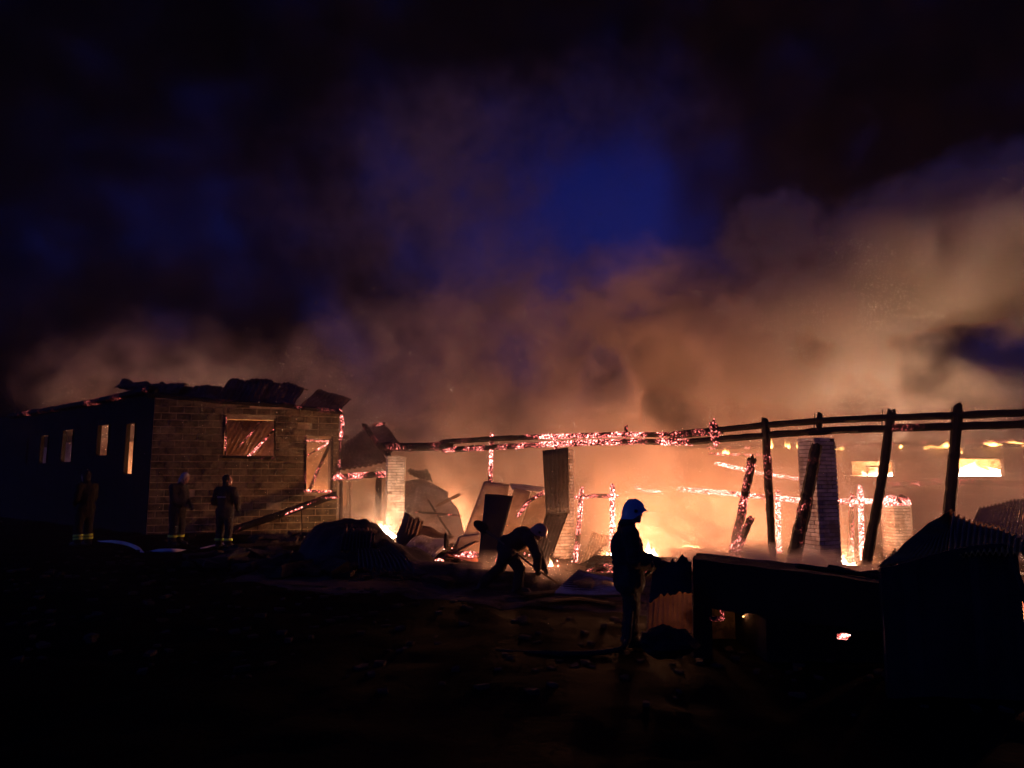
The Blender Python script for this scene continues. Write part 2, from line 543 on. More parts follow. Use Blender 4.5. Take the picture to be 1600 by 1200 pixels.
# old black smoke hanging behind and above, hiding most of the dusk sky
SOOT = smoke_material('smoke_black', (0.050, 0.055, 0.070), 0.0)
smoke_volume('smoke_bank', (-60, 44, 2), (60, 62, 58), 1.0, [
    B(150, 60, 53, 30, 9, 14, 0.30, 0.6),
    B(800, -60, 53, 40, 9, 19, 0.45, 0.6),
    B(1240, 300, 53, 12, 9, 12, 0.35, 0.6),
    B(500, 300, 53, 14, 9, 12, 0.16, 0.7),
    B(180, 560, 53, 18, 9, 8, 0.5, 0.7),
    B(300, 280, 53, 20, 9, 14, 0.10, 0.8),
    B(1500, 120, 53, 26, 9, 15, 0.45, 0.5),
    B(915, 350, 53, 19, 14, 14, -0.26, 1.0),
    B(500, 300, 53, 12, 14, 7, -0.03, 0.8),
    B(-60, 420, 53, 16, 9, 22, 0.35, 0.7),
    B(560, 480, 53, 15, 9, 10, 0.20, 0.7),
    B(1250, 560, 53, 26, 9, 12, 0.35, 0.6),
    B(800, 700, 53, 60, 9, 9, 0.30, 0.7),
], SOOT, base=0.05, nscale=0.05, contrast=(0.28, 0.66), seed=4.0, warp=4.0, wscale=0.05, floor=0.5, detail=2)
# ------------------------------------------------------------------ material set
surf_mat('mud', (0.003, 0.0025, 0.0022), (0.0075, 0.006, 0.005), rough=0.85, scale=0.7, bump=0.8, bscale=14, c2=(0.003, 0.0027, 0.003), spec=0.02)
surf_mat('ash_rubble', (0.015, 0.012, 0.01), (0.07, 0.05, 0.04), rough=0.9, scale=3, bump=0.6, vary=0.3)
surf_mat('block', (0.10, 0.078, 0.038), (0.20, 0.152, 0.078), rough=0.95, scale=3.4, bump=1.0, bscale=26, vary=0.28, c2=(0.045, 0.034, 0.018))
surf_mat('mortar', (0.24, 0.185, 0.10), (0.44, 0.34, 0.19), rough=0.95, scale=4, bump=0.5)
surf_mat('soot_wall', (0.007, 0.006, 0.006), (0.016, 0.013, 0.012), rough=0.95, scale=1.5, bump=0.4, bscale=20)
surf_mat('white_brick', (0.36, 0.33, 0.30), (0.58, 0.54, 0.49), rough=0.85, scale=5, bump=0.5, bscale=60, vary=0.22, c2=(0.30, 0.26, 0.22))
surf_mat('brick_mortar', (0.10, 0.085, 0.07), (0.18, 0.15, 0.12), rough=0.95, scale=9, bump=0.5)
surf_mat('plaster', (0.28, 0.22, 0.16), (0.42, 0.34, 0.26), rough=0.9, scale=1.1, bump=0.3, bscale=18, c2=(0.16, 0.11, 0.08))
surf_mat('roof_metal', (0.085, 0.050, 0.032), (0.17, 0.105, 0.070), rough=0.6, scale=1.3, metal=0.2, bump=0.25, bscale=26, c2=(0.045, 0.028, 0.02), vary=0.1)
surf_mat('galv_metal', (0.30, 0.29, 0.29), (0.45, 0.44, 0.44), rough=0.48, scale=2.0, metal=0.35, bump=0.15, bscale=30, c2=(0.16, 0.12, 0.10))
surf_mat('dark_metal', (0.012, 0.0115, 0.012), (0.030, 0.027, 0.027), rough=0.55, scale=1.6, metal=0.2, bump=0.3, bscale=20)
surf_mat('tan_sheet', (0.34, 0.27, 0.20), (0.50, 0.42, 0.32), rough=0.7, scale=1.4, bump=0.2, bscale=18, transl=0.30, c2=(0.22, 0.16, 0.11))
surf_mat('fibreglass', (0.40, 0.30, 0.18), (0.58, 0.46, 0.30), rough=0.5, scale=2.2, bump=0.15, bscale=30, transl=0.65, c2=(0.22, 0.14, 0.07))
surf_mat('ember_tint_plate', (0.16, 0.045, 0.025), (0.30, 0.10, 0.05), rough=0.8, scale=5, bump=0.4)  # ember light put into the plate as a red colour
char_mat('char', 0.0)
char_mat('char_spark', 0.39, strength=11, scale=7, spot=0.8)
char_mat('char_edge', 0.28, strength=14, scale=8, spot=2.2)
char_mat('char_mid', 0.62, strength=20, scale=8, spot=2.4)
char_mat('char_hot', 0.86, strength=24, scale=8, spot=2.6)
char_mat('char_white', 1.2, strength=24, scale=9, spot=1.8)
flame_mat('flame', 40.0, (1.0, 0.80, 0.55), (1.0, 0.45, 0.12))
flame_mat('flame_low', 9.0, (1.0, 0.55, 0.16), (1.0, 0.30, 0.04))

# ------------------------------------------------------------------ ground
bm = bmesh.new()
def axis(vals):
    out = []
    for a, b, st in vals:
        n = max(1, round((b - a) / st))
        out += [a + (b - a) * i / n for i in range(n)]
    return out + [vals[-1][1]]
gx = axis([(-600, -60, 90), (-60, -16, 8), (-16, 14, 0.16), (14, 60, 8), (60, 600, 90)])
gy = axis([(-60, -4, 8), (-4, 4, 1.0), (4, 30, 0.16), (30, 70, 8), (70, 900, 120)])
def ground_z(x, y):
    z = gz(x, y)
    if -18 < x < 16 and -4 < y < 32:
        v = Vector((x, y, 0))
        z += 0.05 * mnoise.noise(v * 0.7) + 0.035 * mnoise.noise(v * 2.1) + 0.02 * mnoise.noise(v * 5.3)
        z += 0.32 * math.exp(-((y - 14.4 + 0.12 * (x - 1)) / 0.7) ** 2) * max(0, min(1, (x + 3.2) / 1.0)) * max(0, min(1, (4.5 - x) / 1.0))
        # two wheel ruts pressed into the mud
        for rx in (-3.1, -1.5):
            q = (x - rx - 0.35 * (y - 8) - 0.25 * sin(y * 0.5)) / 0.22
            if abs(q) < 2 and y < 15: z -= 0.06 * math.exp(-q * q)
    return z
grid = [[bm.verts.new((x, y, ground_z(x, y))) for y in gy] for x in gx]
for i in range(len(gx) - 1):
    for j in range(len(gy) - 1):
        bm.faces.new((grid[i][j], grid[i + 1][j], grid[i + 1][j + 1], grid[i][j + 1]))
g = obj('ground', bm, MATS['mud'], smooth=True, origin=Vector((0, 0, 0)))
tag(g, kind='structure')

# ash bed inside the burnt frame, paled so the ground looks firelit
surf_mat('lit_ash_bed', (0.05, 0.038, 0.028), (0.15, 0.115, 0.085), rough=0.95, scale=1.8, bump=0.9, bscale=16, c2=(0.02, 0.016, 0.013), spec=0.05)
bm = bmesh.new()
ax = [-5.0 + 0.16 * i for i in range(100)]
def ash_front(x): return 12.0 - 0.10 * (x - 1) + 0.5 * mnoise.noise(Vector((x * 0.8, 3, 0))) + 0.2 * mnoise.noise(Vector((x * 2.6, 7, 0)))
rows = [[bm.verts.new((x, yy, ground_z(x, yy) + (0.015 if j else -0.02) + 0.03 * max(0, mnoise.noise(Vector((x * 1.9, yy * 1.9, 4)))))) for j in range(81) for yy in [lerp(ash_front(x), 26.0, j / 80)]] for x in ax]
for i in range(len(ax) - 1):
    for j in range(80): bm.faces.new((rows[i][j], rows[i + 1][j], rows[i + 1][j + 1], rows[i][j + 1]))
tag(obj('lit_ash_ground', bm, MATS['lit_ash_bed'], smooth=True, origin=Vector((0, 16, -0.4))), kind='structure')

# ------------------------------------------------------------------ fires
def add_tongue(bm, c, w, h, seed, lean=0.0, rings=12, sides=10):
    rs = []
    for i in range(rings + 1):
        t = i / rings
        r = w / 2 * (math.sin(pi * min(1, t * 1.15 + 0.18)) if t < 0.55 else (1 - t) / 0.45 * math.sin(pi * min(1, 0.55 * 1.15 + 0.18))) * (1.0 if t < 1 else 0.02)
        r = max(r, 0.004)
        off = Vector((mnoise.noise(Vector((seed, t * 2.3, 0))) * w * 0.55 * t + lean * t * h, mnoise.noise(Vector((seed, t * 2.0, 7))) * w * 0.4 * t, 0))
        rs.append([bm.verts.new(c + off + Vector((cos(2 * pi * j / sides), sin(2 * pi * j / sides), 0)) * r * (1 + 0.35 * mnoise.noise(Vector((j * 1.3, t * 4, seed)))) + Vector((0, 0, h * t))) for j in range(sides)])
    for a, b in zip(rs, rs[1:]):
        for j in range(sides): bm.faces.new((a[j], a[(j + 1) % sides], b[(j + 1) % sides], b[j]))
    bm.faces.new(rs[0][::-1]); bm.faces.new(rs[-1])

def fire(px, py, Y, w, h, watts, label, n=4, mat='flame', lamp_up=0.5, group=None, cat='flame', radius=0.12, lamp_dy=0.0):
    base = at(px, py, Y)
    base.z = max(base.z, gz(base.x) + 0.03)
    rg = random.Random(int(px * 7 + py))
    bm = bmesh.new()
    for i in range(n):
        k = 0 if i == 0 else 1
        add_tongue(bm, base + Vector((rg.uniform(-0.5, 0.5) * w * k, rg.uniform(-0.3, 0.3) * w * k, -0.02 * i)),
                   w * rg.uniform(0.35, 0.62), h * (1.0 if i == 0 else rg.uniform(0.45, 0.85)), px + i * 3.7, rg.uniform(-0.12, 0.12))
    o = obj('flame', bm, MATS[mat], smooth=True, origin=base)
    tag(o, label, cat, group)
    if watts:
        d = bpy.data.lights.new('fire_light', 'POINT')
        d.energy = watts; d.color = FIRE; d.shadow_soft_size = radius
        l = bpy.data.objects.new('fire_light', d); COL.objects.link(l)
        l.parent = o; l.location = (0, lamp_dy, h * lamp_up)
    return o

fire(1014, 876, 14.9, 0.32, 0.46, 170, 'white-hot flame burning just beyond the helmeted firefighter with the hose', 5, lamp_up=0.3)
fire(862, 905, 16.2, 0.34, 0.34, 50, 'white flame at the foot of the sheet-wrapped brick column', 5)
fire(987, 872, 17.5, 0.5, 0.35, 600, 'added fire hidden behind the helmeted firefighter to light the smoke column', 5, lamp_up=1.0)  # added out of sight to brighten the smoke column from below
fire(797, 874, 15.9, 0.3, 0.16, 150, 'low flame on the embers between black sheet and bending firefighter', 4, lamp_up=2.4)
fire(592, 838, 19.6, 0.7, 0.42, 170, 'low yellow fire behind the dark heap beside the left brick column', 6)
fire(590, 790, 22.2, 0.20, 0.62, 40, 'small teardrop flame in the doorway left of the brick column', 2)
fire(1530, 748, 27.2, 1.6, 0.75, 1200, 'bright fire filling the right window of the far wall', 8, lamp_up=0.6)
fire(1370, 748, 27.2, 1.3, 0.5, 800, 'fire behind the left window of the far wall with the small frame', 8, lamp_up=0.7)
fire(1085, 885, 21.5, 0.5, 0.22, 3000, 'broad low fire wrapped in bright smoke in the middle of the ruin', 6, lamp_up=0.9)
fire(1310, 890, 17.4, 0.8, 0.5, 480, 'fire on the floor behind the charred posts on the right', 5)
fire(958, 874, 16.6, 0.30, 0.28, 80, 'small white fire at the foot of the glowing post', 3)
fire(790, 866, 18.9, 0.5, 0.4, 200, 'fire burning behind the leaning tan sheets', 5)
fire(700, 850, 24.0, 0.8, 0.8, 700, 'fire hidden behind the grey collapsed roof', 5)
fire(215, 800, 25.5, 0.8, 0.8, 300, 'fire inside the block building behind its nearest side window', 5)
fire(120, 780, 30.5, 0.8, 0.8, 600, 'fire deep inside the block building behind the middle side windows', 5)
fire(300, 760, 30.0, 0.8, 0.8, 330, 'fire in the yard hidden behind the block building', 5)
fire(395, 800, 22.15, 0.5, 0.4, 600, 'fire inside the block building below its front window', 4)
fire(1062, 945, 9.6, 0.10, 0.09, 6, 'small fire hidden behind the curved amber sheet', 3, radius=0.04)
fire(498, 800, 22.8, 0.4, 0.3, 170, 'fire inside the block building below its narrow door opening', 3)
fire(1668, 985, 9.6, 0.25, 0.2, 40, 'added fire out of view behind the right corner of the shed', 3, radius=0.05)  # added beyond the frame to light the stand-in sheet by the shed
fire(1660, 840, 15.5, 0.8, 0.7, 300, 'fire behind the corrugated shed roof at the right', 5)
# ------------------------------------------------------------------ block building on the left
def ray_plane(px, py, p0, n):
    o = Vector((0, 0, CAM_Z)); d = at(px, py, 10.0) - o
    return o + d * ((p0 - o).dot(n) / d.dot(n))

A = ground_at(228, 835)
UDIR = Vector((0.950, 0.312, 0)).normalized()
UN = Vector((UDIR.y, -UDIR.x, 0))            # facade normal, towards the camera
def fac(px, py, off=0.0):
    p = ray_plane(px, py, A + UN * off, UN)
    return (p - A).dot(UDIR), p.z
ZB = A.z - 0.15
LEN = fac(529, 700)[0]
tops = [fac(*q) for q in ((228, 614), (345, 626), (440, 632), (529, 643))]
def ztop(u):
    for (u0, z0), (u1, z1) in zip(tops, tops[1:]):
        if u <= u1: return lerp(z0, z1, (u - u0) / (u1 - u0))
    return tops[-1][1]
w0, w1 = fac(352, 655), fac(428, 713)
d0, d1 = fac(479, 684), fac(517, 767)
OPEN = [(w0[0], w1[0], w1[1], w0[1]), (d0[0], d1[0], d1[1], d0[1])]    # u0,u1,z0,z1

bld = empty('block_building', A, 'burnt-out concrete block building with dark windows and torn sheet roof', 'building')

def slab_wall(bm, org, dr, nrm, L, thick, z0, zt, openings, step=0.2):
    cuts = sorted(set([0.0, L] + [q for o in openings for q in o[:2]]))
    us = []
    for a, b in zip(cuts, cuts[1:]):
        n = max(1, round((b - a) / step)); us += [a + (b - a) * i / n for i in range(n)]
    us.append(L)
    for a, b in zip(us, us[1:]):
        m = (a + b) / 2
        segs = [(z0, zt(m))]
        for o in openings:
            if o[0] <= m <= o[1]:
                nx = []
                for s in segs:
                    if o[2] > s[0]: nx.append((s[0], min(s[1], o[2])))
                    if o[3] < s[1]: nx.append((max(s[0], o[3]), s[1]))
                segs = [s for s in nx if s[1] - s[0] > 0.01]
        for s in segs:
            c = org + dr * m - nrm * (thick / 2); c.z = (s[0] + s[1]) / 2
            add_box(bm, c, dr * ((b - a) / 2), nrm * (thick / 2), Vector((0, 0, (s[1] - s[0]) / 2)))

bm = bmesh.new()
slab_wall(bm, A - UN * 0.012, UDIR, UN, LEN, 0.19, ZB, lambda u: ztop(u) - 0.03, OPEN)
obj('mortar_core', bm, MATS['mortar'], bld)

# laid blocks: running bond, each one an object sharing its mesh
BH, BL = 0.2, 0.4
block_meshes = {}
def block_mesh(L, H, D, key, mat, bev=0.005):
    k = (key, round(L, 2), round(H, 2))
    if k not in block_meshes:
        bm = bmesh.new()
        add_box(bm, Vector((0, 0, 0)), Vector((L / 2, 0, 0)), Vector((0, D / 2, 0)), Vector((0, 0, H / 2)))
        # chipped front corners
        rg = random.Random(len(block_meshes))
        for v in bm.verts:
            if v.co.y < 0: v.co += Vector((rg.uniform(-1, 1) * bev, rg.uniform(0, 1) * bev, rg.uniform(-1, 1) * bev * 0.6))
        me = bpy.data.meshes.new(key); bm.to_mesh(me); bm.free(); me.materials.append(mat)
        block_meshes[k] = me
    return block_meshes[k]

def place(name, me, loc, parent, rotz, rx=0.0):
    o = bpy.data.objects.new(name, me); COL.objects.link(o)
    o.parent = parent; o.location = loc - root_loc(parent); o.rotation_euler = (rx, 0, rotz)
    return o
fang = math.atan2(UDIR.y, UDIR.x)
rg = random.Random(3)
nrow = int((max(t[1] for t in tops) - ZB) / BH) + 1
for r in range(nrow):
    z = ZB + BH * (r + 0.5)
    segs = [(0.0, LEN)]
    for o in OPEN:
        if o[2] - 0.06 < z < o[3] + 0.06:
            segs = [q for s in segs for q in ((s[0], min(s[1], o[0])), (max(s[0], o[1]), s[1])) if q[1] - q[0] > 0.04]
    for s in segs:
        grid0 = (-0.2 if r % 2 else 0.0)
        u = s[0]
        while u < s[1] - 0.03:
            nxt = grid0 + BL * (math.floor((u - grid0) / BL + 0.08) + 1)
            if s[1] - nxt < 0.09: nxt = s[1]
            nxt = min(nxt, s[1])
            m = (u + nxt) / 2
            if z + BH * 0.35 < ztop(m) and rg.random() > 0.015:
                L = max(0.05, round((nxt - u - 0.014) / 0.02) * 0.02)
                p = A + UDIR * m - UN * (0.1 - rg.uniform(0.0, 0.022)); p.z = z
                place('block', block_mesh(L, BH - 0.026, 0.2, 'block', MATS['block']), p, bld, fang + rg.uniform(-0.006, 0.006))
            u = nxt

def pt(px, py, off=0.0): return ray_plane(px, py, A + UN * off, UN)
# charred frames of the openings
bm = bmesh.new(); add_timber(bm, [pt(353, 652, 0.03), pt(352, 712, 0.03)], 0.05, 0.08, 1); f = obj('window_frame', bm, MATS['char_mid'], bld)
bm = bmesh.new(); add_timber(bm, [pt(349, 714, 0.03), pt(429, 716, 0.03)], 0.08, 0.07, 2); obj('window_sill', bm, MATS['char_spark'], bld)
bm = bmesh.new(); add_timber(bm, [pt(430, 655, -0.05), pt(430, 714, -0.05)], 0.07, 0.10, 3); obj('window_frame', bm, MATS['char'], bld)
bm = bmesh.new(); add_timber(bm, [pt(478, 684, 0.02), pt(477, 766, 0.02)], 0.05, 0.08, 4); obj('door_frame', bm, MATS['char_mid'], bld)
bm = bmesh.new(); add_timber(bm, [pt(519, 684, -0.02), pt(518, 766, -0.02)], 0.09, 0.10, 5); obj('door_frame', bm, MATS['char'], bld)
bm = bmesh.new(); add_timber(bm, [pt(477, 767, 0.02), pt(518, 768, 0.02)], 0.07, 0.07, 6); obj('door_frame', bm, MATS['char_hot'], bld)
bm = bmesh.new(); add_timber(bm, [pt(232, 617, -0.1), pt(345, 629, -0.1), pt(440, 634, -0.1), pt(534, 646, -0.1)], 0.26, 0.17, 7); obj('wall_plate', bm, MATS['char_spark'], bld)
bm = bmesh.new(); add_timber(bm, [pt(533, 641, -0.05), pt(535, 665, -0.05), pt(531, 690, -0.05)], 0.10, 0.10, 8, rough=0.4); obj('corner_post', bm, MATS['char_hot'], bld)
bm = bmesh.new(); add_timber(bm, [pt(531, 690, -0.05), pt(529, 750, -0.05)], 0.08, 0.08, 9); obj('corner_post', bm, MATS['char_mid'], bld)
# right return wall of the building, running back
bm = bmesh.new()
BR = A + UDIR * LEN
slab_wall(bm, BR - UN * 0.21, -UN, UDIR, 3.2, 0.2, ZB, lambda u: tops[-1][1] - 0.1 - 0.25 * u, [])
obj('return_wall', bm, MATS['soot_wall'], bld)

# long side wall with its row of window openings
C_DIR = Vector((-0.757, 0.654, 0)).normalized()
CN = Vector((-C_DIR.y, C_DIR.x, 0))
if CN.y > 0: CN = -CN
def side(px, py):
    p = ray_plane(px, py, A, CN); return (p - A).dot(C_DIR), p.z
SO = []
for x0, x1, y0, y1 in ((193, 213, 661, 740), (150, 172, 663, 712), (95, 116, 671, 722), (61, 77, 680, 724), (40, 46, 684, 724)):
    ua, za = side(x1, y0); ub, zb = side(x0, y1)
    SO.append((ua, ub, zb, side(x1, y0)[1]))
e0 = side(229, 611); e1 = side(20, 650)
zs = lambda u: lerp(e0[1], e1[1], max(0, u - e0[0]) / (e1[0] - e0[0])) + 0.05 * sin(u * 2.2)
bm = bmesh.new()
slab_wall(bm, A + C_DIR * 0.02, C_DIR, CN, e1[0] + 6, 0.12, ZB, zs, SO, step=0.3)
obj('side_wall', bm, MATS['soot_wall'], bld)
for i, so in enumerate(SO[:4]):
    q = A + C_DIR * (so[0] + 0.02)
    bm = bmesh.new(); add_timber(bm, [Vector((q.x, q.y, so[2])), Vector((q.x, q.y, so[3]))], 0.06, 0.08, 20 + i, rough=0.3); obj('window_frame', bm, MATS['char_spark' if i == 1 else 'char'], bld)
# inner partition and back wall seen through the side windows
ib = A - CN * 4.2 - UN * 0.6
bm = bmesh.new()
slab_wall(bm, ib + C_DIR * 1.5, C_DIR, CN, 24, 0.2, ZB, lambda u: 3.4 + 0.15 * sin(u), [], step=1.0)
obj('inner_wall', bm, MATS['plaster'], bld)
# eave timber and the roof sheets sagging over it
bm = bmesh.new(); add_timber(bm, [ray_plane(240, 608, A, CN) , ray_plane(150, 628, A, CN), ray_plane(80, 640, A, CN), ray_plane(18, 650, A, CN)], 0.3, 0.2, 31); obj('eave_timber', bm, MATS['char_spark'], bld)
def rsheet(cs, waves, **kw): return sheet('roof_sheet', [at(*c) for c in cs], MATS['roof_metal'], bld, waves=waves, amp=0.016, nv=8, **kw)
rsheet([(332, 631, 21.2), (404, 636, 21.6), (428, 598, 23.2), (362, 591, 23.0)], 9, crumple=0.18, seed=1, bulge=0.12)
rsheet([(392, 635, 21.5), (456, 640, 21.9), (484, 606, 23.5), (420, 596, 23.2)], 9, crumple=0.16, seed=2, bulge=0.10)
rsheet([(466, 640, 21.9), (530, 646, 22.3), (552, 625, 23.6), (500, 611, 23.3)], 8, crumple=0.12, seed=3, bulge=0.14)
rsheet([(228, 616, 20.9), (352, 632, 21.2), (362, 606, 23.0), (250, 604, 22.8)], 12, crumple=0.22, seed=4, bulge=-0.05)
rsheet([(178, 607, 21.8), (262, 616, 20.9), (300, 604, 22.9), (190, 596, 23.4)], 9, crumple=0.20, seed=5, bulge=-0.03)
# fallen roof inside, seen through the openings
surf_mat('lit_metal', (0.26, 0.19, 0.16), (0.40, 0.30, 0.25), rough=0.6, scale=2.0, metal=0.1, bump=0.2, bscale=26, c2=(0.13, 0.08, 0.06))  # paler, pinker copy of the roof metal, coloured to look firelit
sheet('fallen_roof_sheet', [at(285, 745, 22.5), at(420, 745, 22.7), at(480, 640, 24.0), at(345, 640, 23.8)], MATS['lit_metal'], bld, waves=18, amp=0.025, nv=10, crumple=0.08, seed=6)
sheet('fallen_roof_sheet', [at(400, 742, 22.4), at(445, 742, 22.5), at(470, 660, 23.3), at(420, 690, 23.2)], MATS['lit_metal'], bld, waves=6, amp=0.025, nv=8, crumple=0.05, seed=7)
bm = bmesh.new(); add_timber(bm, [at(386, 716, 22.35), at(432, 668, 23.0)], 0.06, 0.07, 40, rough=0.35); obj('fallen_rafter', bm, MATS['char_hot'], bld)
bm = bmesh.new(); add_timber(bm, [at(372, 700, 22.4), at(416, 650, 23.2)], 0.04, 0.05, 41, rough=0.35); obj('fallen_rafter', bm, MATS['char_mid'], bld)
sheet('fallen_roof_sheet', [at(465, 790, 22.9), at(540, 790, 23.1), at(545, 680, 24.2), at(470, 672, 24.0)], MATS['plaster'], bld, waves=0, nv=8, crumple=0.10, seed=8)
bm = bmesh.new(); add_timber(bm, [at(481, 770, 22.4), at(517, 690, 22.7)], 0.10, 0.10, 42); obj('fallen_rafter', bm, MATS['char_spark'], bld)
bm = bmesh.new(); add_timber(bm, [at(476, 714, 22.5), at(514, 692, 22.8)], 0.05, 0.05, 43); obj('fallen_rafter', bm, MATS['char_hot'], bld)
bm = bmesh.new(); add_timber(bm, [at(476, 688, 22.6), at(516, 690, 22.9)], 0.05, 0.05, 44); obj('fallen_rafter', bm, MATS['char_hot'], bld)

# beam leaning against the front
def timber(name, pts, w, h, mat, label, cat, seed=0, group=None, **kw):
    bm = bmesh.new(); add_timber(bm, pts, w, h, seed, **kw)
    o = obj(name, bm, MATS[mat]); return tag(o, label, cat, group)
p0 = ground_at(362, 829); p0 = at(362, 829, 20.6)
timber('charred_beam', [p0, at(440, 803, 20.9), at(528, 772, 21.4)], 0.20, 0.20, 'char_spark', 'black charred beam leaning low across the front of the block building', 'beam', 50)
timber('charred_stick', [at(505, 778, 21.0), at(528, 777, 21.3)], 0.05, 0.05, 'char_mid', 'short glowing stick on the upper end of the leaning beam', 'stick', 51)
timber('charred_stick', [at(471, 795, 21.0), at(472, 832, 21.0)], 0.03, 0.03, 'char_spark', 'thin upright burnt stake below the leaning beam', 'stake', 52)
timber('charred_stick', [at(448, 803, 20.85), at(489, 785, 21.1)], 0.045, 0.05, 'char_hot', 'glowing splinter lying on the middle of the leaning beam', 'stick', 53)
# ------------------------------------------------------------------ brick columns
def brick_mesh():
    if ('wb',) not in block_meshes:
        bm = bmesh.new()
        add_box(bm, Vector((0, 0, 0)), Vector((0.122, 0, 0)), Vector((0, 0.059, 0)), Vector((0, 0, 0.0325)))
        bmesh.ops.bevel(bm, geom=bm.edges[:], offset=0.004, segments=1, affect='EDGES')
        me = bpy.data.meshes.new('brick'); bm.to_mesh(me); bm.free(); me.materials.append(MATS['white_brick'])
        block_meshes[('wb',)] = me
    return block_meshes[('wb',)]

def brick_column(name, base, ang, z0, z1, label, seed=0, taper=0.0, missing=0.0, cut_top=True, mat=None):
    """0.51 m square pier of whole bricks; ang turns its front."""
    t = empty(name, Vector((base.x, base.y, z0)), label, 'column')
    rg = random.Random(seed)
    rot = Matrix.Rotation(ang, 4, 'Z')
    n = int((z1 - z0) / 0.077)
    bm = bmesh.new()
    add_box(bm, Vector((base.x, base.y, (z0 + z1) / 2 - 0.03)), rot @ Vector((0.238, 0, 0)), rot @ Vector((0, 0.238, 0)), Vector((0, 0, (z1 - z0) / 2 - 0.03)))
    obj('mortar_core', bm, MATS['brick_mortar'], t)
    me = brick_mesh()
    for k in range(n):
        z = z0 + 0.077 * (k + 0.5)
        A6 = [(-0.128, -0.195, 0), (0.128, -0.195, 0), (-0.128, 0.195, 0), (0.128, 0.195, 0), (-0.195, 0, 1), (0.195, 0, 1)]
        for x, y, q in A6:
            if k % 2: x, y, q = -y, x, 1 - q
            pm = missing * (3 if k > n - 3 and cut_top else 1)
            if rg.random() < pm: continue
            p = rot @ Vector((x * 1.0 + rg.uniform(-0.004, 0.004), y + rg.uniform(-0.004, 0.004), 0))
            place('brick', me, Vector((base.x + p.x, base.y + p.y, z)), t, ang + q * pi / 2 + rg.uniform(-0.012, 0.012))
    return t

def bz(px, py): return at(px, py, beam_Y(px))
CANG = R(16)
c1 = bz(617, 780); c2 = bz(877, 800); c3 = bz(1281, 800)
brick_column('brick_column', c1, CANG, gz(c1.x) - 0.05, bz(617, 711).z, 'left white brick column lit orange beside the block building', 1, missing=0.01)
brick_column('brick_column', c2, CANG, gz(c2.x) - 0.05, bz(877, 699).z, 'middle brick column half hidden behind a bent corrugated sheet', 2)
brick_column('brick_column', c3, R(17), gz(c3.x) - 0.1, bz(1281, 681).z, 'right whitish brick column with a charred post leaning on it', 3, missing=0.004)

# ------------------------------------------------------------------ long charred timbers on the columns
GB = 'charred timbers along the top of the burnt frame'
def line(*ps): return [bz(*p) for p in ps]
def mkbeam(pts, w, h, mat, label, seed, **kw): return timber('charred_beam', line(*pts), w, h, mat, label, 'beam', seed, GB, **kw)
mkbeam([(597, 697), (640, 699), (705, 697)], 0.22, 0.24, 'char_spark', 'thick charred beam end resting on the left brick column', 60)
mkbeam([(690, 703), (770, 699), (812, 697)], 0.16, 0.15, 'char_mid', 'lower charred beam from the left brick column to the thin glowing post', 61)
mkbeam([(690, 691), (765, 686), (830, 683)], 0.16, 0.14, 'char_spark', 'upper charred beam with an ember end left of the thin glowing post', 62)
mkbeam([(805, 697), (905, 692), (1000, 690), (1085, 691)], 0.16, 0.14, 'char_hot', 'lower ember-covered beam passing over the middle column', 63, rough=0.24)
mkbeam([(822, 683), (905, 681), (975, 679), (1042, 679)], 0.17, 0.12, 'char_hot', 'upper ember-covered beam passing over the middle column', 64, rough=0.24)
mkbeam([(1048, 681), (1090, 676), (1125, 673)], 0.17, 0.17, 'char_mid', 'short upper beam piece with embers, left of the ember knob', 65)
mkbeam([(1112, 673), (1140, 670), (1200, 664), (1290, 657), (1353, 654), (1400, 652.5), (1497, 649)], 0.16, 0.135, 'char', 'long black upper beam between the ember knob and the tallest post', 66)
mkbeam([(1490, 649), (1550, 647), (1625, 644)], 0.16, 0.14, 'char_spark', 'black upper beam from the tallest post out of the right edge', 67)
mkbeam([(1075, 691), (1140, 685), (1200, 680), (1290, 673)], 0.16, 0.14, 'char', 'long black lower beam from the ember knob to the right brick column', 68)
mkbeam([(1265, 674.5), (1310, 672), (1400, 669), (1500, 666), (1625, 662)], 0.16, 0.145, 'char_spark', 'black lower beam running from the right brick column to the right edge', 69)
mkbeam([(1258, 677), (1285, 675), (1325, 672)], 0.24, 0.12, 'char', 'short black bearing block on top of the right brick column', 70)

GP = 'burnt posts under the charred beams'
def post(pts, w, mat, label, seed, Y=None, group=GP, cat='post', **kw):
    q = [at(x, y, Y) for x, y in pts] if Y else line(*pts)
    return timber('charred_post', q, w, w, mat, label, cat, seed, group, **kw)
post([(769, 681), (767, 725), (765, 772), (762, 860)], 0.11, 'char_hot', 'thin glowing post hanging under the beam left of the dark sheet', 80)
post([(1196, 657), (1200, 740), (1207, 870), (1208, 900)], 0.16, 'char_spark', 'slim black post with sparks left of the right brick column', 81, taper=(1.1, 0.8))
post([(1176, 714), (1165, 770), (1150, 842), (1141, 882)], 0.17, 'char_mid', 'broken ember-speckled post standing alone with a glowing tip', 82, Y=15.6, rough=0.22)
post([(1174, 808), (1166, 828), (1157, 850), (1147, 884)], 0.14, 'char_mid', 'short leaning ember stump beside the broken post', 83, Y=15.4, rough=0.25)
post([(1276, 698), (1262, 770), (1238, 885), (1232, 910)], 0.25, 'char_edge', 'thick charred post leaning against the right brick column', 84, Y=13.6, taper=(0.8, 1.0))
post([(1393, 643), (1380, 740), (1350, 900), (1346, 918)], 0.17, 'char', 'black leaning post between the two bright far windows', 85, taper=(0.9, 1.05))
post([(1498, 635), (1490, 720), (1481, 822), (1472, 925)], 0.185, 'char', 'tallest black post rising behind the ridge of the shed', 86, taper=(0.9, 1.15))
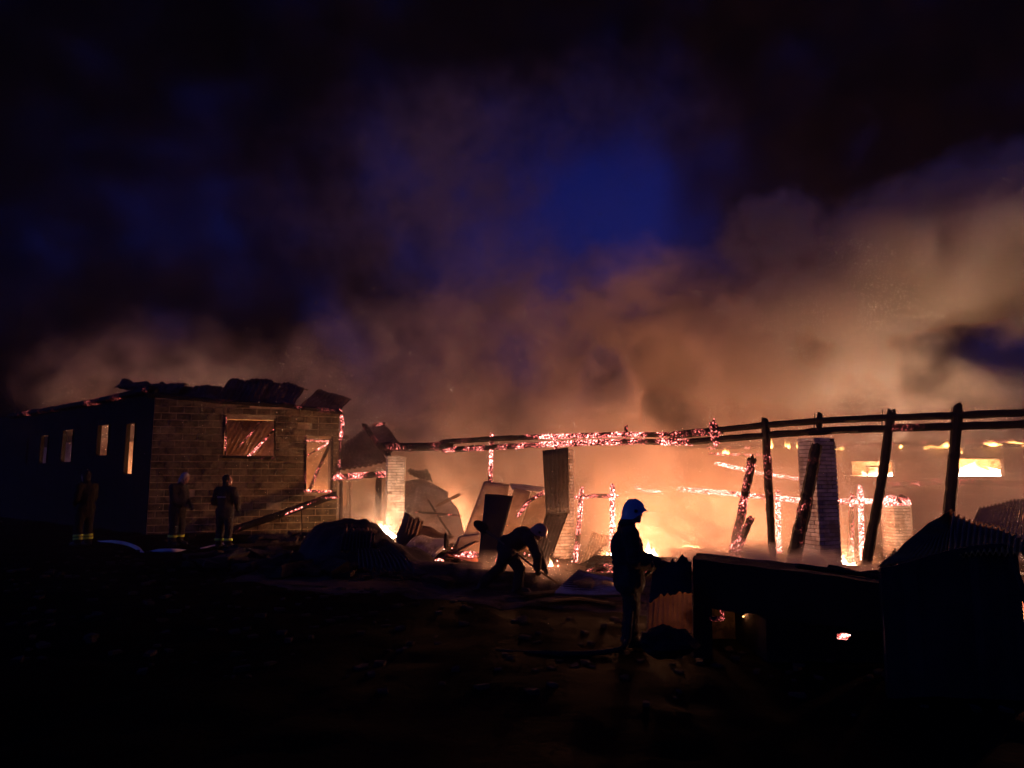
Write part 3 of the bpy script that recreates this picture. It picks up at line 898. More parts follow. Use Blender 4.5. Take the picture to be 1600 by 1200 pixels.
post([(1113, 659), (1116, 676), (1119, 694)], 0.17, 'char_hot', 'ember knob sitting across the two beams', 87, rough=0.4, cat='stump')
post([(978, 668), (978, 684)], 0.10, 'char_hot', 'small ember peg on the upper beam above the flames', 88, rough=0.35, cat='peg')
post([(1281, 649), (1279, 672)], 0.11, 'char', 'black peg standing above the right brick column', 89, cat='peg')
post([(865, 679), (869, 704)], 0.10, 'char_hot', 'ember peg between the beams and the middle column', 90, cat='peg')
for i, (x, y0, y1) in enumerate(((1272, 646, 672), (1378, 640, 664), (1486, 636, 700), (1195, 655, 672))):
    bm = bmesh.new(); add_tube(bm, [bz(x, y1), bz(x + 1, y0)], 0.008, 6)
    tag(obj('iron_rod', bm, MATS['dark_metal']), ['thin iron rod above the right brick column', 'thin iron rod left of the black leaning post', 'thin iron rod left of the tallest post', 'thin iron rod by the slim black post'][i], 'rod', 'thin iron rods sticking up from the beams')

# small gable between the block building and the left column
gb = empty('collapsed_gable', at(566, 815, 22), 'small collapsed gable roof over a doorway beside the left brick column', 'shed')
bm = bmesh.new(); add_timber(bm, [at(522, 746, 22.0), at(560, 743, 21.9), at(604, 741, 21.6)], 0.22, 0.17, 95, rough=0.28); obj('lintel', bm, MATS['char_hot'], gb)
sheet('roof_sheet', [at(606, 722, 21.8), at(524, 738, 22.0), at(528, 700, 24.0), at(576, 668, 24.2)], MATS['roof_metal'], gb, waves=10, amp=0.03, nv=8, crumple=0.06, seed=21)
sheet('roof_sheet', [at(608, 712, 21.8), at(570, 668, 24.0), at(600, 662, 24.3), at(625, 692, 22.3)], MATS['roof_metal'], gb, waves=6, amp=0.03, nv=8, crumple=0.08, seed=22)
bm = bmesh.new(); add_timber(bm, [at(569, 664, 22.6), at(585, 688, 22.2), at(609, 714, 21.6)], 0.16, 0.16, 96); obj('rafter', bm, MATS['char_spark'], gb)
bm = bmesh.new(); add_timber(bm, [at(584, 664, 23.2), at(600, 662, 23.4)], 0.12, 0.1, 97); obj('ridge_timber', bm, MATS['char_mid'], gb)
bm = bmesh.new(); add_timber(bm, [at(592, 748, 21.9), at(590, 835, 21.9)], 0.18, 0.14, 98); obj('door_post', bm, MATS['char'], gb)
bm = bmesh.new(); add_timber(bm, [at(533, 750, 22.2), at(532, 835, 22.2)], 0.10, 0.12, 99); obj('door_post', bm, MATS['char'], gb)
bm = bmesh.new()
a, b = at(515, 840, 24.6), at(620, 840, 24.2)
slab_wall(bm, Vector((a.x, a.y, 0)), (b - a).normalized(), Vector((0, -1, 0)), (b - a).length, 0.2, -0.4, lambda u: 1.75, [], step=0.6)
obj('back_wall', bm, MATS['plaster'], gb)
bm = bmesh.new(); add_timber(bm, [at(548, 752, 23.4), at(546, 836, 23.4)], 0.07, 0.07, 100); obj('door_post', bm, MATS['roof_metal'], gb)

# ------------------------------------------------------------------ the far part of the ruin
bw = empty('burning_rear_wall', at(1350, 850, 26), 'long rear wall of the ruin with two bright burning windows', 'building')
bw0 = Vector((3.0, 26.2, 0)); bdir = Vector((1, -0.05, 0)).normalized(); bn = Vector((-0.05, -1, 0)).normalized()
def bwu(px, py):
    p = ray_plane(px, py, bw0, bn); return (p - bw0).dot(bdir), p.z
WO = []
for x0, x1, y0, y1 in ((1329, 1400, 720, 745), (1490, 1571, 716, 745)):
    a, b = bwu(x0, y0), bwu(x1, y1); WO.append((a[0], b[0], b[1], a[1]))
bm = bmesh.new()
slab_wall(bm, bw0, bdir, bn, 30, 0.25, -0.9, lambda u: 2.75 + 0.06 * sin(u * 1.3) + 0.05 * sin(u * 3.7), WO, step=0.4)
obj('wall', bm, MATS['plaster'], bw)
bm = bmesh.new()
slab_wall(bm, bw0 + Vector((0, 2.6, 0)), bdir, bn, 30, 0.25, -0.9, lambda u: 2.7, [], step=1.5)
obj('inner_wall', bm, MATS['block'], bw)
for (ua, ub, za, zb) in WO:
    fr = bmesh.new()
    q = lambda u, z: bw0 + bdir * u + bn * 0.02 + Vector((0, 0, z - bw0.z))
    for (p, r) in ((q(ua, za), q(ub, za)), (q(ua, zb), q(ub, zb)), (q(ua, za), q(ua, zb)), (q(ub, za), q(ub, zb))):
        add_timber(fr, [p, r], 0.05, 0.05, 3)
    obj('window_frame', fr, MATS['char_spark'], bw)
fr = bmesh.new()
def qq(px, py): return ray_plane(px, py, bw0 + bn * 0.03, bn)
for a, b in (((1355, 729), (1373, 729)), ((1355, 729), (1355, 745)), ((1373, 729), (1373, 745))): add_timber(fr, [qq(*a), qq(*b)], 0.05, 0.05, 5)
obj('casement', fr, MATS['roof_metal'], bw)
# burning timbers left on and before the rear wall
GG = 'glowing timbers of the inner frame'
def glow(pts, w, mat, label, seed, Y, cat='timber', **kw): return timber('glowing_timber', [at(x, y, Y) for x, y in pts], w, w, mat, label, cat, seed, GG, **kw)
glow([(1105, 700), (1250, 697), (1400, 693), (1620, 688)], 0.10, 'char_mid', 'burning wall plate running along the top of the rear wall', 110, 25.8, rough=0.3)
glow([(1108, 709), (1165, 711), (1200, 710)], 0.08, 'char_hot', 'short burning timber below the rear wall top at its left end', 111, 25.0, rough=0.4)
glow([(1120, 724), (1180, 738), (1245, 748)], 0.10, 'char_white', 'burning rafter sloping down to the right behind the slim post', 112, 22.0, rough=0.4)
glow([(1060, 764), (1150, 772), (1250, 782)], 0.14, 'char_white', 'pink glowing rail left of the right brick column', 113, 20.0, rough=0.2)
glow([(1300, 784), (1345, 783), (1420, 786)], 0.13, 'char_white', 'pink glowing rail right of the right brick column', 114, 18.5, rough=0.25)
glow([(1215, 770), (1216, 830), (1219, 895)], 0.13, 'char_white', 'pink glowing post close behind the slim black post', 115, 19.5)
glow([(1331, 774), (1330, 840), (1331, 905)], 0.11, 'char_hot', 'left one of the two close glowing posts right of the right column', 116, 18.0, rough=0.22)
glow([(1344, 762), (1346, 830), (1349, 905)], 0.12, 'char_white', 'right and taller one of the two close glowing posts', 117, 18.2, rough=0.22)
glow([(1390, 757), (1480, 752), (1540, 754), (1625, 757)], 0.16, 'char_mid', 'ember-strewn fallen timber under the bright far windows', 118, 24.5, rough=0.5)
glow([(909, 764), (905, 820), (898, 882)], 0.12, 'char_hot', 'slanting glowing post right of the sheet-wrapped column', 119, 17.6, rough=0.2)
glow([(957, 760), (957, 815), (955, 872)], 0.12, 'char_white', 'upright white-hot post left of the helmeted firefighter', 120, 17.2, rough=0.2)
glow([(896, 777), (925, 775), (964, 775)], 0.10, 'char_hot', 'glowing cross rail between the two glowing posts by the middle column', 121, 17.7, rough=0.25)
glow([(994, 762), (1010, 768), (1030, 768)], 0.07, 'char_white', 'faint glowing stub above the blue helmet', 122, 19.0, rough=0.4)
glow([(808, 808), (826, 783), (848, 770)], 0.09, 'char_hot', 'curved glowing strip on the leaning tan sheets', 123, 17.9, rough=0.3)
glow([(650, 800), (690, 803), (718, 806)], 0.06, 'char_mid', 'broken row of embers across the dark collapsed roof', 124, 20.3, rough=0.4)
pr = brick_column('brick_pier', at(1401, 820, 18.6), R(10), gz(6) - 0.2, at(1401, 789, 18.6).z, 'short brick pier with glowing lumps on top', 7)
for i, (x, y) in enumerate(((1391, 782), (1410, 780))):
    bm = bmesh.new(); add_timber(bm, [at(x - 7, y + 4, 18.5), at(x, y - 1, 18.6), at(x + 8, y + 4, 18.6)], 0.22, 0.2, 130 + i, rough=0.4)
    tag(obj('ember_lump', bm, MATS['char_hot' if i else 'char_white']), ['white-hot lump on the left of the short brick pier', 'dark pink ember lump on the right of the short brick pier'][i], 'ember')
fire(1134, 708, 24.8, 0.25, 0.22, 0, 'small flame on the burning timber at the rear wall top', 3, 'flame_low')
FG = 'small flames licking along the rear wall top'
for (x, y, w, h, lb) in ((1205, 700, .25, .5, 'tall narrow flame just right of the slim black post'), (1228, 699, .2, .35, 'small flame between slim black post and right brick column'), (1247, 700, .35, .3, 'low flame touching the left side of the right brick column'),
    (1315, 702, .5, .16, 'flat flame just right of the right brick column'), (1408, 699, .2, .15, 'tiny flame above the left bright far window'), (1455, 700, .6, .16, 'flat wide flame midway between the two bright far windows'),
    (1478, 699, .4, .28, 'flame touching the left side of the tallest black post'), (1502, 708, .22, .3, 'yellow flame low beside the right of the tallest black post'), (1535, 706, .4, .25, 'yellow flame right above the right bright far window'),
    (1548, 696, 1.0, .22, 'widest flame on the rear wall top above the right far window'), (1580, 692, .7, .12, 'thin flat flame at the right edge of the rear wall top'), (1566, 706, .3, .14, 'small flame above the right end of the right far window'), (1598, 705, .3, .15, 'small flame cut by the right edge of the view')):
    fire(x, y, 25.6, w, h, 0, lb, 3, 'flame_low', group=FG)
# ------------------------------------------------------------------ fallen sheets and debris in the middle
def csheet(name, label, cs, mat, waves=0, group=None, cat='metal sheet', **kw):
    o = sheet(name, [at(*c) for c in cs], MATS[mat], None, waves=waves, **kw)
    return tag(o, label, cat, group)
GS = 'fallen corrugated sheets in front of the burnt frame'
surf_mat('dark_galv', (0.030, 0.030, 0.034), (0.060, 0.058, 0.062), rough=0.45, scale=2.0, metal=0.5, bump=0.15, bscale=30, c2=(0.04, 0.03, 0.028))
# bent sheet wrapped round the middle column
bs = empty('bent_column_sheet', at(868, 898, 16.6), 'tall corrugated sheet bent in two, standing against the middle brick column', 'metal sheet')
sheet('upper_sheet', [at(853, 803, 17.2), at(889, 802, 17.25), at(887, 699, 17.3), at(848, 704, 17.2)], MATS['dark_galv'], bs, waves=6, amp=0.028, nv=10, prof='box', crumple=0.03, seed=31, bulge_u=0.06)
sheet('lower_sheet', [at(828, 896, 16.2), at(853, 897, 16.3), at(889, 800, 17.24), at(853, 801, 17.19)], MATS['dark_galv'], bs, waves=6, amp=0.028, nv=10, prof='box', crumple=0.05, seed=32, bulge=-0.05)
# pale sheets leaning left of it
csheet('leaning_sheet', 'large pale sheet leaning behind the black upright sheet', [(720, 848, 17.6), (778, 852, 17.8), (796, 757, 18.6), (756, 752, 18.5)], 'tan_sheet', crumple=0.12, seed=33, bulge=0.06)
csheet('leaning_sheet', 'tan sheet with bright edge leaning right of the black upright sheet', [(772, 872, 17.3), (800, 870, 17.4), (829, 768, 18.2), (804, 762, 18.1)], 'tan_sheet', crumple=0.08, seed=34, bulge=-0.04)
csheet('leaning_sheet', 'small brownish sheet leaning between tan sheet and bent column sheet', [(800, 862, 18.5), (850, 862, 18.6), (852, 775, 19.2), (830, 768, 19.0)], 'tan_sheet', crumple=0.15, seed=35, bulge=0.1)
csheet('leaning_sheet', 'slim top sheet bridging the tan sheets and the bent column sheet', [(800, 766, 18.3), (850, 768, 18.6), (852, 760, 18.9), (796, 757, 18.9)], 'galv_metal', crumple=0.06, seed=36)
csheet('upright_sheet', 'black sheet standing upright in front of the pale sheets', [(746, 884, 15.0), (771, 886, 15.05), (802, 775, 15.5), (758, 771, 15.5)], 'dark_metal', waves=0, crumple=0.05, seed=37, bulge=0.04)
lw = brick_column('low_brick_wall', at(820, 830, 19.6), R(8), gz(0.5) - 0.1, at(815, 803, 19.6).z, 'low brick stub behind the tan leaning sheets', 9)
surf_mat('wreck_metal', (0.13, 0.095, 0.085), (0.22, 0.17, 0.155), rough=0.6, scale=1.0, metal=0.1, bump=0.3, bscale=12, c2=(0.08, 0.055, 0.05))
# far dark roof lying in the yard
fr = empty('roof_wreck', at(680, 845, 21), 'greyish collapsed roof folded down right of the left brick column', 'wreckage')
sheet('roof_sheet', [at(630, 850, 20.6), at(690, 850, 20.4), at(700, 768, 21.6), at(655, 745, 22.4)], MATS['wreck_metal'], fr, waves=0, nv=12, crumple=0.05, seed=41)
sheet('roof_sheet', [at(626, 850, 21.0), at(652, 852, 21.0), at(660, 748, 22.2), at(630, 752, 22.6)], MATS['wreck_metal'], fr, waves=0, nv=12, crumple=0.06, seed=42)
sheet('roof_sheet', [at(685, 850, 20.3), at(730, 850, 20.2), at(716, 795, 21.0), at(694, 770, 21.6)], MATS['wreck_metal'], fr, waves=0, nv=12, crumple=0.05, seed=43)
sheet('roof_sheet', [at(636, 742, 22.6), at(676, 752, 22.2), at(668, 728, 23.4), at(640, 730, 23.4)], MATS['dark_metal'], fr, waves=6, amp=0.02, nv=6, crumple=0.2, seed=44)
bm = bmesh.new(); add_timber(bm, [at(683, 790, 20.4), at(719, 772, 20.6)], 0.09, 0.09, 140); obj('rafter', bm, MATS['roof_metal'], fr)
bm = bmesh.new(); add_timber(bm, [at(668, 780, 20.6), at(688, 812, 20.3), at(706, 838, 20.1)], 0.05, 0.05, 141); obj('rafter', bm, MATS['char_spark'], fr)
# corrugated heap before it
csheet('corrugated_sheet', 'dark corrugated sheet standing on edge right of the left brick column', [(616, 872, 17.4), (646, 868, 17.2), (662, 815, 17.6), (633, 803, 17.9)], 'roof_metal', waves=7, amp=0.03, nv=8, crumple=0.08, seed=51, bulge_u=0.16, ragged=0.08, group=GS)
csheet('flat_sheet', 'flat brown sheet lying slanted over the corrugated heap', [(633, 858, 16.9), (690, 846, 17.2), (712, 838, 18.4), (655, 821, 18.2)], 'roof_metal', crumple=0.10, seed=52, group=GS)
csheet('corrugated_sheet', 'brown corrugated sheet with fine lit ribs lying in front of the collapsed roof', [(630, 856, 16.7), (678, 872, 16.2), (712, 846, 17.0), (660, 838, 17.3)], 'galv_metal', waves=12, amp=0.03, nv=8, crumple=0.05, seed=53, bulge=0.06, group=GS)
csheet('corrugated_sheet', 'lit corrugated sheet propped behind the ember pile beside the black upright sheet', [(706, 866, 16.8), (752, 868, 16.7), (756, 832, 17.5), (716, 838, 17.4)], 'tan_sheet', waves=0, crumple=0.06, seed=54, group=GS)
timber('plank', [at(662, 886, 15.6), at(705, 866, 15.9), at(744, 846, 16.2)], 0.22, 0.05, 'roof_metal', 'long brown board slanting up to the right above the ember pile', 'board', 142, rough=0.05)
csheet('red_plate', 'flat plate coloured as if ember-lit, beside the ember pile', [(694, 866, 15.6), (748, 880, 15.4), (745, 866, 16.2), (703, 862, 16.3)], 'ember_tint_plate', crumple=0.03, seed=55, cat='plate')
def lump(px, py, Y, w, h, mat, label, seed, cat='ember'):
    bm = bmesh.new(); bmesh.ops.create_icosphere(bm, subdivisions=3, radius=0.5)
    c = at(px, py, Y)
    for v in bm.verts:
        k = 1 + 0.45 * mnoise.noise(v.co * 2.3 + Vector((seed, 0, 0))) + 0.25 * mnoise.noise(v.co * 6 + Vector((0, seed, 0)))
        v.co = Vector((v.co.x * w * k, v.co.y * w * 0.7 * k, v.co.z * h * k)) + c
    return tag(obj('ember_lump', bm, MATS[mat]), label, cat)
lump(685, 879, 15.2, 0.2, 0.17, 'char_white', 'pink-white ember lump lying alone below the slanting board', 1)
lump(661, 866, 15.8, 0.09, 0.07, 'char_white', 'tiny bright ember on the edge of the ribbed brown sheet', 2)
lump(718, 866, 15.9, 0.5, 0.12, 'char_mid', 'dark ember pile beside the black upright sheet', 3)
lump(735, 866, 15.8, 0.42, 0.12, 'char_hot', 'glowing end of the ember pile touching the black upright sheet', 4)
lump(783, 872, 15.9, 0.5, 0.14, 'char_hot', 'glowing embers between the black sheet and the bending firefighter', 5)
lump(697, 846, 16.0, 0.10, 0.34, 'char', 'black burnt stump poking up left of the ember pile', 6, 'stump')
lump(650, 893, 14.6, 0.8, 0.2, 'char', 'low black clod in front of the ribbed brown sheet', 7, 'clod')
lump(940, 882, 16.0, 0.9, 0.35, 'char_spark', 'brown smouldering heap left of the helmeted firefighter', 8, 'heap')
lump(950, 889, 15.0, 0.8, 0.2, 'char_mid', 'ember-dotted front of the smouldering heap', 9, 'heap')
lump(1046, 886, 14.3, 1.5, 0.36, 'char_spark', 'low charred heap in front of the white-hot flame, behind the curved amber sheet', 14, 'heap')
lump(1318, 994, 7.9, 0.13, 0.07, 'char_white', 'lone bright ember on the dark ground under the slab', 10)
lump(1120, 967, 8.6, 0.16, 0.06, 'char_hot', 'pink embers under the left end of the dark slab', 11)
csheet('corrugated_sheet', 'orange-lit corrugated sheet leaning right of the middle column', [(902, 892, 16.6), (962, 880, 16.8), (968, 838, 17.8), (925, 832, 17.8)], 'tan_sheet', waves=12, amp=0.02, nv=8, crumple=0.08, seed=61, group=GS)
csheet('corrugated_sheet', 'thin bright triangular sheet edge behind the smouldering heap', [(896, 898, 16.3), (935, 880, 16.4), (950, 850, 17.0), (930, 862, 16.9)], 'tan_sheet', waves=6, amp=0.015, nv=6, crumple=0.05, seed=62, group=GS)
csheet('corrugated_sheet', 'dark purple corrugated sheet lying on the ground right of the bending firefighter', [(866, 930, 12.2), (970, 932, 12.1), (958, 906, 13.0), (904, 892, 13.1)], 'dark_metal', waves=0, crumple=0.03, seed=63, bulge=0.05, group=GS)
bm = bmesh.new()
Pq = quadP(at(866, 927, 12.19), at(904, 890, 13.1), at(962, 906, 12.98), at(970, 929, 12.1), bulge=0.02)
add_sheet(bm, Pq, waves=13, amp=0.022, nv=8, crumple=0.02, seed=64)
o = obj('corrugated_sheet', bm, MATS['galv_metal']); tag(o, 'second purple corrugated sheet with fine ribs lying over the first on the ground', 'metal sheet', GS)
for i, (c, lb) in enumerate(((((815, 934), (880, 928), (945, 938)), 'long charred plank on the ground before the purple sheet'), (((845, 946), (905, 941), (960, 950)), 'second charred plank on the ground left of the helmeted firefighter'), (((690, 905), (740, 899), (790, 905)), 'dusty plank on the ground behind the bending firefighter'), (((600, 905), (640, 898), (668, 884)), 'thin pole on the ground right of the dark heap'))):
    q = [ground_at(*p) + Vector((0, 0, 0.05)) for p in c]
    timber('plank', q, 0.24, 0.06, 'char', lb, 'plank', 150 + i, rough=0.08)

# dark heap with corrugated sheets on it, left of centre
hp = empty('covered_heap', ground_at(555, 893), 'large dark rounded heap with torn corrugated sheets before the left column', 'heap')
bm = bmesh.new()
hc = ground_at(552, 893); hY = hc.y + 0.7
def heapz(x, y):
    a = (x - at(543, 850, hY).x) / 1.12; b = (y - hY - 0.2) / 1.0
    a2 = (x - at(600, 850, hY).x) / 1.25; b2 = (y - hY + 0.1) / 0.9
    h = 1.02 * max(0, 1 - (a * a + b * b)) ** 0.45 if a * a + b * b < 1 else 0
    h2 = 0.62 * (1 - (a2 * a2 + b2 * b2)) ** 0.55 if a2 * a2 + b2 * b2 < 1 else 0
    v = Vector((x, y, 0))
    return max(h, h2) * (1 + 0.12 * mnoise.noise(v * 1.6)) + 0.09 * mnoise.noise(v * 3.3) + 0.05 * mnoise.noise(v * 8)
xs = [hc.x - 1.7 + 3.8 * i / 60 for i in range(61)]; ys = [hY - 1.3 + 2.8 * j / 44 for j in range(45)]
gv = [[bm.verts.new((x, y, gz(x) - 0.06 + heapz(x, y))) for y in ys] for x in xs]
for i in range(60):
    for j in range(44): bm.faces.new((gv[i][j], gv[i + 1][j], gv[i + 1][j + 1], gv[i][j + 1]))
obj('cover', bm, MATS['dark_metal'], hp, smooth=True)
sheet('corrugated_sheet', [at(532, 860, 14.0), at(584, 872, 13.8), at(590, 832, 14.3), at(540, 822, 14.6)], MATS['roof_metal'], hp, waves=9, amp=0.03, nv=10, crumple=0.12, seed=71, bulge=0.12, ragged=0.07)
sheet('corrugated_sheet', [at(560, 888, 13.2), at(650, 893, 13.0), at(606, 846, 14.2), at(560, 862, 13.9)], MATS['roof_metal'], hp, waves=12, amp=0.028, nv=10, crumple=0.08, seed=72, bulge=0.10, ragged=0.06)
lump(467, 848, 19.0, 0.5, 0.12, 'char_spark', 'low rubble clump at the foot of the block building', 12, 'clod')

# ------------------------------------------------------------------ right foreground: slab, curved sheet, shed
sl = empty('fallen_slab', ground_at(1230, 1010), 'long dark fallen roof slab propped on a block pier over an ember hollow', 'slab')
bm = bmesh.new()
a, b, c, d = at(1082, 872, 9.2), at(1392, 912, 8.7), at(1385, 900, 10.6), at(1090, 863, 10.6)
n = (b - a).cross(d - a).normalized()
NU, NV = 40, 8
T = [[a.lerp(b, i / NU).lerp(d.lerp(c, i / NU), j / NV) for j in range(NV + 1)] for i in range(NU + 1)]
top = [[bm.verts.new(p + n * 0.03 * mnoise.noise(p * 3.0)) for p in row] for row in T]
low = [[bm.verts.new(p + Vector((0, 0, -0.58 - 0.05 * mnoise.noise(p * 1.9) - 0.06 * max(0, mnoise.noise(Vector((i * 0.35, 0, 2)))))) ) for p in row] for i, row in enumerate(T)]
for i in range(NU):
    for j in range(NV):
        bm.faces.new((top[i][j], top[i + 1][j], top[i + 1][j + 1], top[i][j + 1])); bm.faces.new((low[i][j], low[i][j + 1], low[i + 1][j + 1], low[i + 1][j]))
for i in range(NU):
    bm.faces.new((top[i][0], low[i][0], low[i + 1][0], top[i + 1][0])); bm.faces.new((top[i][NV], top[i + 1][NV], low[i + 1][NV], low[i][NV]))
for j in range(NV):
    bm.faces.new((top[0][j], top[0][j + 1], low[0][j + 1], low[0][j])); bm.faces.new((top[NU][j], low[NU][j], low[NU][j + 1], top[NU][j + 1]))
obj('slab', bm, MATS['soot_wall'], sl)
def pier(x0, x1, y0, Y, dep, name, mat):
    p, q = at(x0, y0, Y), at(x1, y0, Y); bm = bmesh.new(); zb = gz(p.x) - 0.15
    m = (p + q) / 2; m.z = (p.z + zb) / 2
    add_box(bm, m + Vector((0, dep / 2, 0)), Vector(((q.x - p.x) / 2, 0, 0)), Vector((0, dep / 2, 0)), Vector((0, 0, (p.z - zb) / 2)), jit=0.015)
    return obj(name, bm, MATS[mat], sl)
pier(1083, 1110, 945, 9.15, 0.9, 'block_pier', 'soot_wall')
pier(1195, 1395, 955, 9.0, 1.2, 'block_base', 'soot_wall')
pier(1100, 1220, 925, 10.2, 0.25, 'back_panel', 'block')
fire(1165, 962, 9.75, 0.06, 0.03, 2.5, 'tiny ember flame inside the hollow under the dark slab', 2, 'flame_low', radius=0.03)
post([(1131, 936), (1128, 962)], 0.07, 'char_mid', 'short glowing stick standing in the hollow under the slab', 160, Y=9.4, rough=0.3, group=None, cat='stick')
for i, (q, lb) in enumerate(((((1240, 884, 9.6), (1320, 893, 9.4), (1392, 905, 9.2)), 'black burnt lath lying along the right end of the slab'), (((1300, 886, 9.8), (1345, 897, 9.6), (1380, 893, 9.6)), 'curled black strip on the slab at the foot of the leaning post'))):
    timber('burnt_lath', [at(*p) for p in q], 0.08, 0.06, 'char', lb, 'lath', 165 + i, rough=0.3)

cv = empty('curved_corrugated_sheet', ground_at(1045, 992), 'curved translucent corrugated sheet glowing amber beside the helmeted firefighter', 'plastic sheet')
def P_cur(u, v):
    lo = at(1008, 988, 9.0).lerp(at(1080, 988, 9.05), u)
    hi = at(1020, 893, 9.35).lerp(at(1080, 872, 9.5), u)
    p = lo.lerp(hi, v)
    return p + Vector((-0.05 * sin(pi * v), -0.22 * sin(pi * min(1, v * 0.9 + 0.1)), 0.07 * sin(pi * u) * v))
bm = bmesh.new(); add_sheet(bm, lambda u, v: P_cur(u, v * 0.60), waves=9, amp=0.016, nv=8, prof='box'); obj('sheet', bm, MATS['fibreglass'], cv)
bm = bmesh.new(); add_sheet(bm, lambda u, v: P_cur(u, 0.56 + v * 0.44) + Vector((0, -0.035, 0)), waves=0, nv=8, nu=30, crumple=0.05, seed=9, ragged=0.16)
obj('tar_paper', bm, MATS['dark_metal'], cv)
lump(1046, 1002, 8.4, 0.62, 0.34, 'char', 'black rounded clod lying before the curved amber sheet', 13, 'clod')

surf_mat('warm_lit_roof', (0.40, 0.19, 0.045), (0.55, 0.28, 0.07), rough=0.75, scale=2.5, metal=0.1, bump=0.3, bscale=30, c2=(0.20, 0.12, 0.06))  # base colour raised and warmed so the shed roof looks firelit
# the shed, lower right
sh = empty('corrugated_shed', ground_at(1490, 1040), 'small dark shed with a buckled corrugated roof in the right foreground', 'shed')
P = lambda x, y, Y: at(x, y, Y)
sheet('roof_sheet', [P(1371, 888, 7.7), P(1500, 862, 7.6), P(1492, 812, 8.8), P(1484, 797, 8.9)], MATS['warm_lit_roof'], sh, waves=14, amp=0.020, nv=12, crumple=0.06, seed=81, bulge=0.03)
sheet('roof_sheet', [P(1480, 868, 7.6), P(1612, 868, 7.3), P(1612, 846, 8.3), P(1488, 802, 8.8)], MATS['warm_lit_roof'], sh, waves=14, amp=0.022, nv=12, crumple=0.08, seed=82, bulge=0.02)
bm = bmesh.new()
prof = [(1376, 888), (1400, 884), (1440, 872), (1480, 861), (1525, 852), (1566, 849), (1590, 858)]
Y0 = 7.55
for q in range(len(prof) - 1):
    (xa, ya), (xb, yb) = prof[q], prof[q + 1]
    sub = 4
    for s_ in range(sub):
        x0, x1 = lerp(xa, xb, s_ / sub), lerp(xa, xb, (s_ + 1) / sub); y0, y1 = lerp(ya, yb, s_ / sub), lerp(ya, yb, (s_ + 1) / sub)
        ta, tb = at(x0, y0, Y0), at(x1, y1, Y0)
        o0 = 0.03 * mnoise.noise(Vector((x0 * 0.05, 2, 0)))
        zb = gz(ta.x) - 0.1
        f = [bm.verts.new(v) for v in (Vector((ta.x, Y0 + o0, zb)), Vector((tb.x, Y0 + 0.03 * mnoise.noise(Vector((x1 * 0.05, 2, 0))), zb)), Vector((tb.x, Y0 + 0.03 * mnoise.noise(Vector((x1 * 0.05, 2, 0))), tb.z)), Vector((ta.x, Y0 + o0, ta.z)))]
        g_ = [bm.verts.new(v.co + Vector((0, 0.03, 0))) for v in f]
        bm.faces.new(f); bm.faces.new(g_[::-1])
        for i in range(4): bm.faces.new((f[i], g_[i], g_[(i + 1) % 4], f[(i + 1) % 4]))
obj('front_panel', bm, MATS['dark_metal'], sh)
tl = at(1376, 890, Y0); tr = at(1588, 858, Y0)
for nm, x, kx in (('side_panel', tl, 1.22), ('side_panel', tr, 1.0)):
    bm = bmesh.new()
    zt = x.z - 0.03; zb = gz(x.x) - 0.1
    add_sheet(bm, quadP(Vector((x.x, Y0 + 0.04, zb)), Vector((x.x * kx + 0.02, Y0 + 1.3, zb)), Vector((x.x * kx + 0.02, Y0 + 1.3, zt + 0.12)), Vector((x.x, Y0 + 0.04, zt))), waves=8, amp=0.015, nv=6)
    obj(nm, bm, MATS['dark_metal'], sh)
csheet('corrugated_sheet', 'added sheet standing in for lit smoke in the gap right of the shed', [(1560, 1060, 9.9), (1690, 1060, 9.7), (1690, 915, 10.2), (1560, 930, 10.3)], 'tan_sheet', waves=0, crumple=0.05, seed=91)  # added to catch light; stands in for glowing smoke
csheet('corrugated_sheet', 'corrugated sheet lit pale orange in the haze behind the shed ridge', [(1500, 856, 15.2), (1620, 846, 15.0), (1625, 772, 16.4), (1530, 792, 16.4)], 'tan_sheet', waves=16, amp=0.03, crumple=0.06, seed=92)
bm = bmesh.new(); add_timber(bm, [at(1578, 864, 7.4), at(1598, 925, 7.3), at(1640, 1030, 7.2)], 0.06, 0.06, 170); tag(obj('leaning_board', bm, MATS['char']), 'dark board leaning on the right corner of the shed', 'board')

# loose rubble between the walls: far too many bits to count
bm = bmesh.new()
rg = random.Random(11)
def near_frame(x, y): return y > 13.2 - 0.10 * (x - 2)
for i in range(2600):
    x = rg.uniform(-6.5, 11); y = rg.uniform(12.6, 25.5)
    if not near_frame(x, y) or (x < -3.2 and y > 21) or rg.random() > min(1.0, (y - 12.4) / 3.5): continue
    s_ = rg.choice((0.05, 0.07, 0.09, 0.12, 0.18))
    rot = Matrix.Rotation(rg.uniform(0, 6.3), 3, 'Z') @ Matrix.Rotation(rg.uniform(-0.5, 0.5), 3, 'X')
    L = s_ * (rg.uniform(2, 7) if rg.random() < 0.25 else 1)
    add_box(bm, Vector((x, y, gz(x) + s_ * 0.35 + rg.uniform(0, 0.08))), rot @ Vector((L, 0, 0)), rot @ Vector((0, s_, 0)), rot @ Vector((0, 0, s_ * 0.45)), jit=s_ * 0.2, rg=rg)
for i in range(700):
    x = rg.uniform(-9, 5); y = rg.uniform(7, 20)
    s_ = rg.uniform(0.015, 0.05)
    rot = Matrix.Rotation(rg.uniform(0, 6.3), 3, 'Z')
    add_box(bm, Vector((x, y, ground_z(x, y) + s_ * 0.3)), rot @ Vector((s_ * rg.uniform(1, 2), 0, 0)), rot @ Vector((0, s_, 0)), Vector((0, 0, s_ * 0.5)), jit=s_ * 0.3, rg=rg)
tag(obj('rubble', bm, MATS['ash_rubble'], origin=Vector((0, 16, -0.4))), kind='stuff')
bm = bmesh.new()
